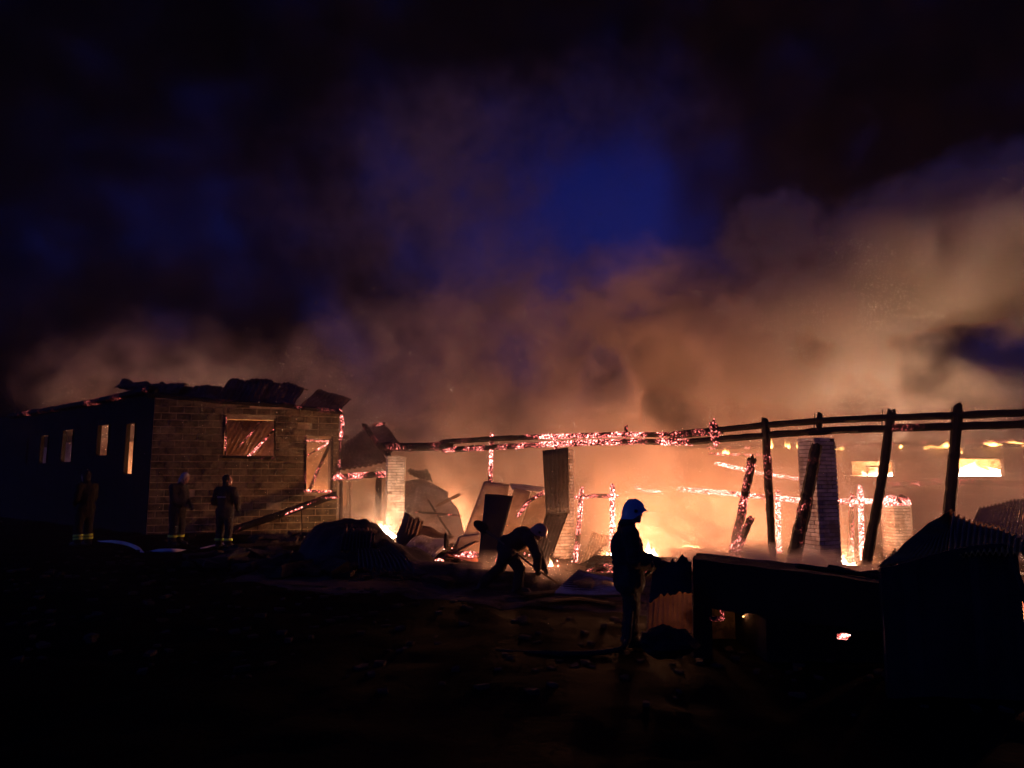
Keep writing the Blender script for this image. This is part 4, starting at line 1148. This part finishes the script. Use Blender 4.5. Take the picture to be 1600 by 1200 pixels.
for i in range(420):
    x = rg.uniform(-3, 9); y = rg.uniform(15.3, 24)
    if not near_frame(x, y) : continue
    bmesh.ops.create_icosphere(bm, subdivisions=1, radius=rg.uniform(0.008, 0.03), matrix=Matrix.Translation(Vector((x, y, gz(x) + rg.uniform(0.05, 0.25)))))
tag(obj('glowing_ash', bm, MATS['char_white'], origin=Vector((0, 16, -0.4))), kind='stuff')
# sparks carried up with the smoke
bm = bmesh.new()
for i in range(90):
    px, py = rg.uniform(400, 1000), rg.uniform(440, 700)
    if rg.random() > (py - 150) / 550: continue
    bmesh.ops.create_icosphere(bm, subdivisions=1, radius=rg.uniform(0.006, 0.013), matrix=Matrix.Translation(at(px, py, rg.uniform(15, 22))))
m, nt, ns, ls = nodes('spark'); e = N(ns, 'ShaderNodeEmission', i_Color=(1, 0.45, 0.25, 1), i_Strength=0.7); ot = N(ns, 'ShaderNodeOutputMaterial'); ls.new(e.outputs[0], ot.inputs[0]); m.cycles.emission_sampling = 'NONE'
tag(obj('airborne_sparks', bm, m, origin=Vector((0, 18, 3))), kind='stuff')

# fire hose on the wet ground
bm = bmesh.new()
hq = [(0, 838), (60, 838), (118, 842), (150, 845), (176, 848), (197, 853), (214, 860), (224, 864), (236, 861), (252, 864), (276, 864), (300, 858), (330, 852), (352, 850)]
hz = [-.06, -.05, -.05, -.04, 0.02, 0.05, 0.05, -0.02, -0.03, 0.05, 0.05, -0.05, -0.04, 0.0]      # sunk in the mud here and there
pts = [ground_at(*p) + Vector((0, 0, z)) for p, z in zip(hq, hz)]
fine = []
for i in range(len(pts) - 1):
    q0, q1, q2, q3 = pts[max(0, i - 1)], pts[i], pts[i + 1], pts[min(len(pts) - 1, i + 2)]
    for s_ in range(6):
        t = s_ / 6
        fine.append(0.5 * ((2 * q1) + (q2 - q0) * t + (2 * q0 - 5 * q1 + 4 * q2 - q3) * t * t + (3 * q1 - q0 - 3 * q2 + q3) * t ** 3))
add_tube(bm, fine, 0.042, 8)
surf_mat('hose_white', (0.62, 0.62, 0.60), (0.80, 0.80, 0.78), rough=0.6, scale=3, bump=0.3, bscale=60)
tag(obj('fire_hose', bm, MATS['hose_white'], smooth=True), 'pale fire hose snaking over the ground past the boots of two firefighters', 'hose')
# ------------------------------------------------------------------ firefighters
surf_mat('turnout', (0.010, 0.010, 0.012), (0.022, 0.021, 0.024), rough=0.85, scale=6, bump=0.6, bscale=40)
surf_mat('turnout_brown', (0.009, 0.0085, 0.006), (0.017, 0.015, 0.011), rough=0.85, scale=6, bump=0.6, bscale=40)
surf_mat('skin', (0.30, 0.17, 0.12), (0.40, 0.24, 0.17), rough=0.6, scale=20, bump=0.1)
surf_mat('boot_rubber', (0.012, 0.012, 0.012), (0.02, 0.02, 0.02), rough=0.5, scale=8, bump=0.2)
surf_mat('helmet_blue_white', (0.19, 0.27, 0.40), (0.25, 0.33, 0.47), rough=0.3, scale=5, bump=0.03, spec=0.5)
surf_mat('helmet_brown', (0.22, 0.14, 0.10), (0.30, 0.20, 0.14), rough=0.4, scale=5, bump=0.03)
surf_mat('hood_pale', (0.30, 0.26, 0.22), (0.42, 0.37, 0.32), rough=0.7, scale=12, bump=0.3)
surf_mat('hivis', (0.55, 0.75, 0.06), (0.65, 0.85, 0.10), rough=0.5, scale=12, bump=0.1)
surf_mat('wood_handle', (0.10, 0.06, 0.03), (0.16, 0.10, 0.05), rough=0.7, scale=8, bump=0.2)

def capsule(bm, a, b, ra, rb, n=14):
    a, b = Vector(a), Vector(b)
    d = b - a; L = d.length
    if L < 1e-6: d = Vector((0, 0, 1))
    d, s, u = frame(d)
    prof = []
    for k in range(6): t = pi / 2 * k / 5; prof.append((-ra * cos(t), ra * sin(t)))
    for k in range(6): t = pi / 2 * k / 5; prof.append((L + rb * sin(t), rb * cos(t)))
    rs = []
    for h, r in prof:
        r = max(r, 1e-4)
        rs.append([bm.verts.new(a + d * h + (s * cos(2 * pi * j / n) + u * sin(2 * pi * j / n)) * r) for j in range(n)])
    for p, q in zip(rs, rs[1:]):
        for j in range(n): bm.faces.new((p[j], p[(j + 1) % n], q[(j + 1) % n], q[j]))
    bm.faces.new(rs[0][::-1]); bm.faces.new(rs[-1])

def ellipsoid(bm, c, r, rot=None, sub=3, f=None):
    ret = bmesh.ops.create_icosphere(bm, subdivisions=sub, radius=1.0)
    for v in ret['verts']:
        p = Vector((v.co.x * r[0], v.co.y * r[1], v.co.z * r[2]))
        if f: p = f(p)
        if rot: p = rot @ p
        v.co = p + Vector(c)

def fuse(name, build, mat, parent, M, voxel=0.012, smooth=4, mats=None, pick=None, wrinkle=0.0):
    """overlapping solids -> one continuous skin, in the person's frame M"""
    bm = bmesh.new(); build(bm)
    me = bpy.data.meshes.new(name); bm.to_mesh(me); bm.free()
    t = bpy.data.objects.new('fuse', me); COL.objects.link(t)
    r = t.modifiers.new('r', 'REMESH'); r.mode = 'VOXEL'; r.voxel_size = voxel
    s = t.modifiers.new('s', 'SMOOTH'); s.iterations = smooth; s.factor = 0.5
    dg = bpy.context.evaluated_depsgraph_get()
    out = bpy.data.meshes.new_from_object(t.evaluated_get(dg))
    bpy.data.objects.remove(t); bpy.data.meshes.remove(me)
    out.materials.clear()
    for m in (mats or [mat]): out.materials.append(m)
    if wrinkle:          # folds in the heavy cloth
        nrm = [v.normal.copy() for v in out.vertices]
        for v, nv_ in zip(out.vertices, nrm):
            q = v.co.copy()
            v.co = q + nv_ * wrinkle * (mnoise.noise(Vector((q.x * 7, q.y * 7, q.z * 13 + 4 * mnoise.noise(q * 5)))) + 0.5 * mnoise.noise(q * 23))
    for p in out.polygons:
        p.use_smooth = True
        if pick: p.material_index = pick(p.center)
    out.transform(Matrix.Translation(-root_loc(parent)) @ M)
    out.name = name
    o = bpy.data.objects.new(name, out); COL.objects.link(o); o.parent = parent
    return o

def fingers(bm, wrist, direction, up, s=1.0, curl=0.9):
    """palm with four unequal curled fingers and a thumb leaving its side"""
    w = Vector(wrist); d = Vector(direction).normalized(); u = Vector(up).normalized(); side = d.cross(u).normalized()
    palm = w + d * 0.085 * s
    capsule(bm, w, palm, 0.030 * s, 0.036 * s); capsule(bm, w + side * 0.02 * s, palm + side * 0.025 * s, 0.022 * s, 0.022 * s); capsule(bm, w - side * 0.02 * s, palm - side * 0.025 * s, 0.022 * s, 0.022 * s)
    for k, L in enumerate((0.070, 0.080, 0.074, 0.058)):
        b = palm + side * (0.036 - 0.024 * k) * s
        a = 0.5 * curl
        p1 = b + (d * cos(a) - u * sin(a)) * L * 0.5 * s
        a2 = 1.5 * curl; p2 = p1 + (d * cos(a2) - u * sin(a2)) * L * 0.32 * s
        a3 = 2.4 * curl; p3 = p2 + (d * cos(a3) - u * sin(a3)) * L * 0.28 * s
        capsule(bm, b, p1, 0.0115 * s, 0.0105 * s); capsule(bm, p1, p2, 0.0105 * s, 0.010 * s); capsule(bm, p2, p3, 0.010 * s, 0.009 * s)
    t0 = w + d * 0.03 * s + side * 0.03 * s; t1 = t0 + (d * 0.5 + side * 0.75 - u * 0.35).normalized() * 0.042 * s; t2 = t1 + (d * 0.8 - u * 0.6).normalized() * 0.036 * s
    capsule(bm, t0, t1, 0.015 * s, 0.0125 * s); capsule(bm, t1, t2, 0.0125 * s, 0.010 * s)

def head(bm, c, face, up):
    """skull, brow, eye sockets, nose, lips, chin, ears; face = where it looks"""
    f = Vector(face).normalized(); u = Vector(up); u = (u - f * u.dot(f)).normalized(); s = u.cross(f)
    rot = Matrix((f, s, u)).transposed()
    c = Vector(c)
    E = lambda p, r, sub=2: ellipsoid(bm, c + rot @ Vector(p), r, rot, sub)
    E((-0.015, 0, 0.035), (0.100, 0.078, 0.092), 3)
    E((0.025, 0, -0.025), (0.072, 0.064, 0.095), 3)
    E((0.072, 0, 0.035), (0.026, 0.056, 0.018))          # brow
    E((0.092, 0, -0.012), (0.020, 0.013, 0.030))         # nose
    E((0.104, 0, -0.026), (0.014, 0.016, 0.012))
    E((0.084, 0, -0.060), (0.014, 0.026, 0.008)); E((0.081, 0, -0.073), (0.014, 0.022, 0.009))   # lips
    E((0.066, 0, -0.102), (0.026, 0.030, 0.022))         # chin
    for q in (-1, 1):
        E((0.068, q * 0.036, 0.004), (0.018, 0.018, 0.014)); E((0.058, q * 0.045, -0.028), (0.022, 0.020, 0.022))
        E((-0.012, q * 0.080, -0.012), (0.022, 0.008, 0.034))   # ears
    capsule(bm, c + rot @ Vector((-0.03, 0, -0.06)), c + rot @ Vector((-0.045, 0, -0.17)), 0.058, 0.064)

def helmet_parts(parent, M, c, face, up, mat, flap=True, k=1.0):
    f = Vector(face).normalized(); u = Vector(up); u = (u - f * u.dot(f)).normalized(); s = u.cross(f)
    rot = Matrix((f, s, u)).transposed(); c = Vector(c)
    def W(p): return M @ (c + rot @ (Vector(p) * k))
    bm = bmesh.new()
    rings = []
    nseg, nr = 28, 12
    for i in range(nr + 1):
        t = i / nr
        row = []
        for j in range(nseg):
            a = 2 * pi * j / nseg
            ca, sa = cos(a), sin(a)
            low = 0.035 if ca > 0.4 else (-0.075 if abs(sa) > 0.5 else -0.055)
            low = lerp(-0.07, 0.045, max(0, min(1, (ca + 0.1) / 0.9)))
            phi = pi / 2 * (1 - t)
            r = sin(pi / 2 * t) ** 0.9
            z = lerp(low, 0.178, sin(phi)) if t < 1 else low
            ex = 0.012 if i == nr else 0
            rad = (0.152 + ex) if ca > 0 else (0.148 + ex)
            row.append(bm.verts.new(W((-0.01 + ca * rad * r + (0.02 if i == nr and ca > 0.3 else 0), sa * (0.122 + ex) * r, z + 0.008 * (1 - abs(sa)) * (1 - t)))))
        rings.append(row)
    for a, b in zip(rings[1:], rings[2:]):
        for j in range(nseg): bm.faces.new((a[j], a[(j + 1) % nseg], b[(j + 1) % nseg], b[j]))
    bm.faces.new(rings[1][::-1])
    for v in rings[0]: bm.verts.remove(v)
    # brim over the brow
    br = []
    for j in range(-6, 7):
        a = j / 6 * 1.15
        br.append((bm.verts.new(W((-0.01 + cos(a) * 0.155, sin(a) * 0.126, 0.046))), bm.verts.new(W((-0.01 + cos(a) * 0.155 + 0.04 * cos(a * 1.3), sin(a) * 0.128, 0.026))), bm.verts.new(W((-0.01 + cos(a) * 0.150, sin(a) * 0.122, 0.034)))))
    for p, q in zip(br, br[1:]):
        for i in range(3): bm.faces.new((p[i], q[i], q[(i + 1) % 3], p[(i + 1) % 3]))
    h = obj('helmet', bm, mat, parent, smooth=True)
    for q in (-1, 1):
        bm = bmesh.new()
        bmesh.ops.create_cone(bm, cap_ends=True, segments=14, radius1=0.024, radius2=0.018, depth=0.016)
        bmesh.ops.transform(bm, matrix=Matrix.Rotation(pi / 2 * -q, 4, 'X'), verts=bm.verts)
        for v in bm.verts: v.co = W(Vector(v.co) + Vector((0.01, q * 0.126, 0.03)))
        d = obj('visor_pivot', bm, MATS['boot_rubber'], parent)
    if flap:
        bm = bmesh.new(); A_ = []
        for j in range(13):
            a = pi + (j - 6) / 6 * 1.25
            A_.append([bm.verts.new(W((-0.01 + cos(a) * (0.146 + 0.055 * t), sin(a) * (0.118 + 0.03 * t), -0.045 - 0.10 * t))) for t in (0, 0.5, 1)] +
                      [bm.verts.new(W((-0.01 + cos(a) * (0.138 + 0.055 * t), sin(a) * (0.110 + 0.03 * t), -0.045 - 0.10 * t))) for t in (1, 0.5, 0)])
        for p, q in zip(A_, A_[1:]):
            for i in range(6): bm.faces.new((p[i], q[i], q[(i + 1) % 6], p[(i + 1) % 6]))
        obj('neck_flap', bm, MATS['turnout'], parent, smooth=True)
    return h

def band(parent, M, a, b, t, r, mat, w=0.05):
    """reflective band round a limb at fraction t"""
    a, b = Vector(a), Vector(b); d, s, u = frame(b - a); c = a.lerp(b, t); bm = bmesh.new(); rs = []
    for h, rr in ((-w / 2, r), (w / 2, r), (w / 2, r - 0.012), (-w / 2, r - 0.012)):
        rs.append([bm.verts.new(M @ (c + d * h + (s * cos(2 * pi * j / 20) + u * sin(2 * pi * j / 20)) * rr)) for j in range(20)])
    for i in range(4):
        for j in range(20): bm.faces.new((rs[i][j], rs[i][(j + 1) % 20], rs[(i + 1) % 4][(j + 1) % 20], rs[(i + 1) % 4][j]))
    return obj('reflective_band', bm, mat, parent, smooth=True)

def person(foot, yaw, J, label, suit='turnout', helmet=None, hood=None, scale=1.0, hands=None, bands=(), voxel=0.012, look=None, up=(0, 0, 1), coat_hem=None, coat_bands=(), bulk=1.0):
    """J: joints in the person's own frame (x forward, y to the left, z up)."""
    root = empty('person', foot, label, 'person')
    M4 = Matrix.Translation(foot) @ Matrix.Rotation(yaw, 4, 'Z') @ Matrix.Scale(scale, 4)
    M = M4
    J = {k: Vector(v) for k, v in J.items()}
    look = Vector(look or (1, 0, 0)); up = Vector(up)
    suit_m = MATS[suit]
    def build_body(bm):
        head(bm, J['head'], look, up)
        capsule(bm, J['head'] + (J['neck'] - J['head']) * 0.45, J['neck'], 0.060, 0.075)
        capsule(bm, J['neck'], J['chest'], 0.085, 0.135); capsule(bm, J['chest'], J['pelvis'], 0.135, 0.135)
        for q in 'lr':
            capsule(bm, J['chest'].lerp(J['neck'], 0.55), J[q + 'sho'], 0.08, 0.068)
            capsule(bm, J[q + 'sho'], J[q + 'elb'], 0.062, 0.048); capsule(bm, J[q + 'elb'], J[q + 'wri'], 0.046, 0.032)
            d = (J[q + 'wri'] - J[q + 'elb']).normalized()
            hd = (hands or {}).get(q, (d, (0, 0, 1), 0.9))
            fingers(bm, J[q + 'wri'], hd[0], hd[1], 1.0, hd[2])
            capsule(bm, J['pelvis'], J[q + 'hip'], 0.12, 0.105)
            capsule(bm, J[q + 'hip'], J[q + 'kne'], 0.088, 0.062); capsule(bm, J[q + 'kne'], J[q + 'ank'], 0.060, 0.045)
            capsule(bm, J[q + 'ank'], J[q + 'toe'], 0.05, 0.04)
    fuse('body', build_body, MATS['skin'], root, M, 0.009 if voxel < 0.013 else 0.011, 3, mats=[MATS['skin'], MATS['boot_rubber']], pick=lambda c: 0 if (c - J['head']).length < 0.30 else 1)
    def build_trousers(bm):
        for q in 'lr':
            capsule(bm, J['pelvis'] + Vector((0, 0, 0.06)), J[q + 'hip'], 0.165, 0.135)
            capsule(bm, J[q + 'hip'], J[q + 'kne'], 0.128, 0.098); capsule(bm, J[q + 'kne'], J[q + 'ank'].lerp(J[q + 'kne'], 0.12), 0.097, 0.092)
    tr = fuse('trousers', build_trousers, suit_m, root, M, voxel, 4, wrinkle=0.016)
    def build_coat(bm):
        capsule(bm, J['neck'].lerp(J['chest'], 0.1), J['chest'], 0.095, 0.185 * bulk); capsule(bm, J['chest'], J['pelvis'], 0.185 * bulk, 0.175 * bulk)
        for q in 'lr':
            capsule(bm, J['neck'].lerp(J['chest'], 0.45), J[q + 'sho'], 0.125, 0.100)
            capsule(bm, J[q + 'sho'], J['chest'], 0.10, 0.13)
            capsule(bm, J[q + 'sho'], J[q + 'elb'], 0.098 * bulk, 0.080 * bulk); capsule(bm, J[q + 'elb'], J[q + 'wri'].lerp(J[q + 'elb'], 0.08), 0.080 * bulk, 0.062 * bulk)
            hem = J['pelvis'].lerp(J[q + 'kne'], 0.30) if coat_hem is None else J[q + 'hip'] + Vector(coat_hem)
            capsule(bm, J['pelvis'], hem, 0.175 * bulk, 0.165 * bulk)
        capsule(bm, J['neck'] + (J['head'] - J['neck']) * 0.28, J['neck'], 0.078, 0.095)
    coat = fuse('coat', build_coat, suit_m, root, M, voxel, 4, wrinkle=0.016)
    for q in 'lr':
        def build_boot(bm, q=q):
            d = (J[q + 'toe'] - J[q + 'ank']); d.z = 0; d = d.normalized()
            heel = Vector((J[q + 'ank'].x, J[q + 'ank'].y, J[q + 'toe'].z)) - d * 0.055
            capsule(bm, J[q + 'ank'].lerp(J[q + 'kne'], 0.35), J[q + 'ank'], 0.078, 0.066)
            capsule(bm, J[q + 'ank'], heel, 0.064, 0.05); capsule(bm, heel, J[q + 'toe'], 0.05, 0.048); capsule(bm, J[q + 'ank'], J[q + 'toe'], 0.06, 0.05)
        fuse('boot', build_boot, MATS['boot_rubber'], root, M, voxel, 2)
        for t in bands: band(root, M, J[q + 'kne'], J[q + 'ank'], t, 0.104, MATS['hivis'], 0.055)
    for c0, c1, t, r in coat_bands: band(root, M, J[c0], J[c1], t, r, MATS['hood_pale'], 0.04)
    if helmet: helmet_parts(root, M, J['head'], look, up, MATS[helmet])
    if hood:
        f = look.normalized(); u = (up - f * up.dot(f)).normalized(); s = u.cross(f); rot = Matrix((f, s, u)).transposed()
        def build_hood(bm):
            ellipsoid(bm, J['head'] + rot @ Vector((-0.035, 0, 0.035)), (0.105, 0.098, 0.112), rot)
            ellipsoid(bm, J['head'] + rot @ Vector((-0.045, 0, -0.06)), (0.085, 0.092, 0.10), rot)
        fuse('hood', build_hood, MATS[hood], root, M, 0.011, 3)
    return root

STAND = dict(head=(0.05, 0, 1.62), neck=(-0.01, 0, 1.44), chest=(-0.02, 0, 1.24), pelvis=(-0.02, 0, 0.94),
    lsho=(-0.02, 0.20, 1.38), rsho=(-0.02, -0.20, 1.38), lelb=(-0.02, 0.26, 1.10), relb=(-0.02, -0.26, 1.10), lwri=(0.14, 0.22, 0.90), rwri=(0.14, -0.22, 0.90),
    lhip=(-0.02, 0.10, 0.88), rhip=(-0.02, -0.10, 0.88), lkne=(0.02, 0.12, 0.48), rkne=(0.00, -0.12, 0.48), lank=(-0.02, 0.13, 0.09), rank=(-0.03, -0.13, 0.09), ltoe=(0.15, 0.15, 0.05), rtoe=(0.14, -0.15, 0.05))
def pose(**kw): d = dict(STAND); d.update(kw); return d

# right: helmeted firefighter in profile, both hands on the branch pipe
f4 = ground_at(987, 1009)
person(f4, R(0), pose(head=(0.06, 0, 1.62), neck=(-0.02, 0, 1.42), chest=(-0.04, 0, 1.22), relb=(0.03, -0.24, 1.06), rwri=(0.36, -0.10, 0.97), lelb=(0.05, 0.24, 1.08), lwri=(0.38, 0.08, 1.01)),
    'helmeted firefighter standing in profile and holding a hose branch pipe', helmet='helmet_blue_white', scale=1.04, bulk=1.12,
    hands={'r': ((0.75, 0.35, -0.35), (0.3, -0.6, 0.7), 1.2), 'l': ((0.8, -0.4, -0.2), (0.3, 0.5, 0.8), 1.2)}, coat_hem=(0.0, 0, -0.10))
bm = bmesh.new()
q = lambda x, y, z: f4 + Vector((x, y, z)) * 1.04
add_tube(bm, [q(0.10, -0.03, 0.80), q(0.25, -0.02, 0.90), q(0.37, -0.02, 0.97)], 0.024, 10)
nz = obj('branch_pipe', bm, MATS['boot_rubber'], smooth=True); tag(nz, 'dark hose branch pipe held at the waist by the helmeted firefighter', 'nozzle')
bm = bmesh.new(); add_tube(bm, [q(0.37, -0.02, 0.97), q(0.43, -0.02, 1.005)], 0.030, 10, 0.022); obj('nozzle_tip', bm, MATS['boot_rubber'], nz)
bm = bmesh.new()
hz_ = [q(0.10, -0.03, 0.80), q(0.02, -0.12, 0.62), q(-0.05, -0.26, 0.35), q(-0.12, -0.36, 0.10), q(-0.35, -0.45, 0.035), q(-0.9, -0.55, 0.035), q(-1.8, -0.4, 0.035), q(-3.0, 0.3, 0.04)]
fine = []
for i in range(len(hz_) - 1):
    a0, a1, a2, a3 = hz_[max(0, i - 1)], hz_[i], hz_[i + 1], hz_[min(len(hz_) - 1, i + 2)]
    for s_ in range(5):
        t = s_ / 5; fine.append(0.5 * ((2 * a1) + (a2 - a0) * t + (2 * a0 - 5 * a1 + 4 * a2 - a3) * t * t + (3 * a1 - a0 - 3 * a2 + a3) * t ** 3))
add_tube(bm, fine, 0.030, 10); tag(obj('fire_hose', bm, MATS['turnout'], smooth=True), 'dark fire hose dropping from the branch pipe to the ground', 'hose')

# centre: firefighter bending forward with a long shovel
f3 = ground_at(803, 926)
person(f3, R(0), dict(head=(0.42, -0.02, 1.01), neck=(0.30, -0.01, 0.97), chest=(0.16, 0, 0.95), pelvis=(-0.13, 0, 0.76),
    rsho=(0.28, -0.20, 0.92), lsho=(0.28, 0.20, 0.95), relb=(0.40, -0.26, 0.64), lelb=(0.44, 0.22, 0.66), rwri=(0.40, -0.16, 0.41), lwri=(0.53, 0.06, 0.40),
    rhip=(-0.13, -0.11, 0.72), lhip=(-0.13, 0.11, 0.72), rkne=(0.10, -0.14, 0.42), lkne=(-0.24, 0.13, 0.40), rank=(0.06, -0.14, 0.09), lank=(-0.56, 0.14, 0.13), rtoe=(0.23, -0.16, 0.05), ltoe=(-0.43, 0.16, 0.05)),
    'firefighter in brownish helmet bending low and raking embers with a long shovel', helmet='helmet_brown', look=(0.80, -0.05, -0.60), up=(0.6, 0, 0.8),
    scale=1.05, hands={'r': ((0.3, 0.3, -0.8), (0.4, -0.8, -0.2), 1.3), 'l': ((0.4, -0.4, -0.8), (0.5, 0.7, 0.2), 1.3)}, coat_hem=(0.02, 0, -0.06))
q = lambda x, y, z: f3 + Vector((x, y, z))
bm = bmesh.new()
tip, tail = q(0.80, -0.10, 0.17), q(-0.50, -0.20, 1.12)
tool = empty('shovel', q(0.3, -0.1, 0.5), 'long-handled shovel with its dark blade raised behind the bending firefighter', 'shovel')
add_tube(bm, [tip, q(0.44, -0.13, 0.41), tail], 0.017, 8); obj('handle', bm, MATS['wood_handle'], tool, smooth=True)
d, s, u = frame((tail - tip)); bm = bmesh.new()
def Pb(uu, v):
    w = 0.085 * (1 - 0.75 * max(0, (v - 0.6) / 0.4) ** 2)
    return tail + d * (v * 0.30 - 0.03) + u * ((uu - 0.5) * 2 * w) + s * 0.03 * (1 - (2 * uu - 1) ** 2)
add_sheet(bm, Pb, nv=8, nu=8, thick=0.004); obj('blade', bm, MATS['dark_metal'], tool, smooth=True)

# left: three firefighters
fA = ground_at(275, 853)
person(fA, R(-12), pose(head=(0.14, 0, 1.58), neck=(0.03, 0, 1.42), chest=(-0.02, 0, 1.22), relb=(0.05, -0.24, 1.08), rwri=(0.24, -0.14, 0.98), lelb=(0.06, 0.22, 1.06), lwri=(0.26, 0.10, 0.94)),
    'firefighter with a pale hooded head bowed, facing right near the wall corner', suit='turnout', hood='hood_pale', scale=1.02, look=(0.8, 0, -0.55), up=(0.4, 0, 0.9), bands=(0.62,), voxel=0.016)
fB = ground_at(349, 856)
b_ = person(fB, R(80), pose(head=(0.03, -0.02, 1.63), lelb=(-0.02, 0.30, 1.10), relb=(0.02, -0.30, 1.10), lwri=(0.20, 0.18, 1.00), rwri=(0.22, -0.20, 0.96), chest=(-0.01, 0, 1.24)),
    'broad firefighter seen from behind in dark coat, looking right at the wall', suit='turnout', hood='turnout', scale=1.0, look=(0.35, -0.94, 0.05), bands=(0.72,), voxel=0.016)
fC = ground_at(128, 853)
person(fC, R(160), pose(relb=(0.02, -0.24, 1.1), lwri=(0.2, 0.1, 1.0), rwri=(0.2, -0.1, 0.98)),
    'firefighter in shadow at far left with two yellow bands above the boots', suit='turnout_brown', hood='turnout', scale=1.0, bands=(0.60, 0.78), voxel=0.016)
# pale worn lettering panel on the back of the middle one
bm = bmesh.new()
fr = Matrix.Rotation(R(80), 4, 'Z')
def bk(x, z):
    y = x; r = 0.197 - 0.35 * x * x
    return fB + (fr @ Vector((-0.012 - r, y, z)))
for z0, z1 in ((1.205, 1.245),):
    for k in range(6):
        x0 = -0.11 + k * 0.038
        vs = [bk(x0, z0), bk(x0 + 0.024, z0), bk(x0 + 0.024, z1), bk(x0, z1)]
        bm.faces.new([bm.verts.new(v) for v in vs])
obj('back_marking', bm, MATS['hood_pale'], b_)
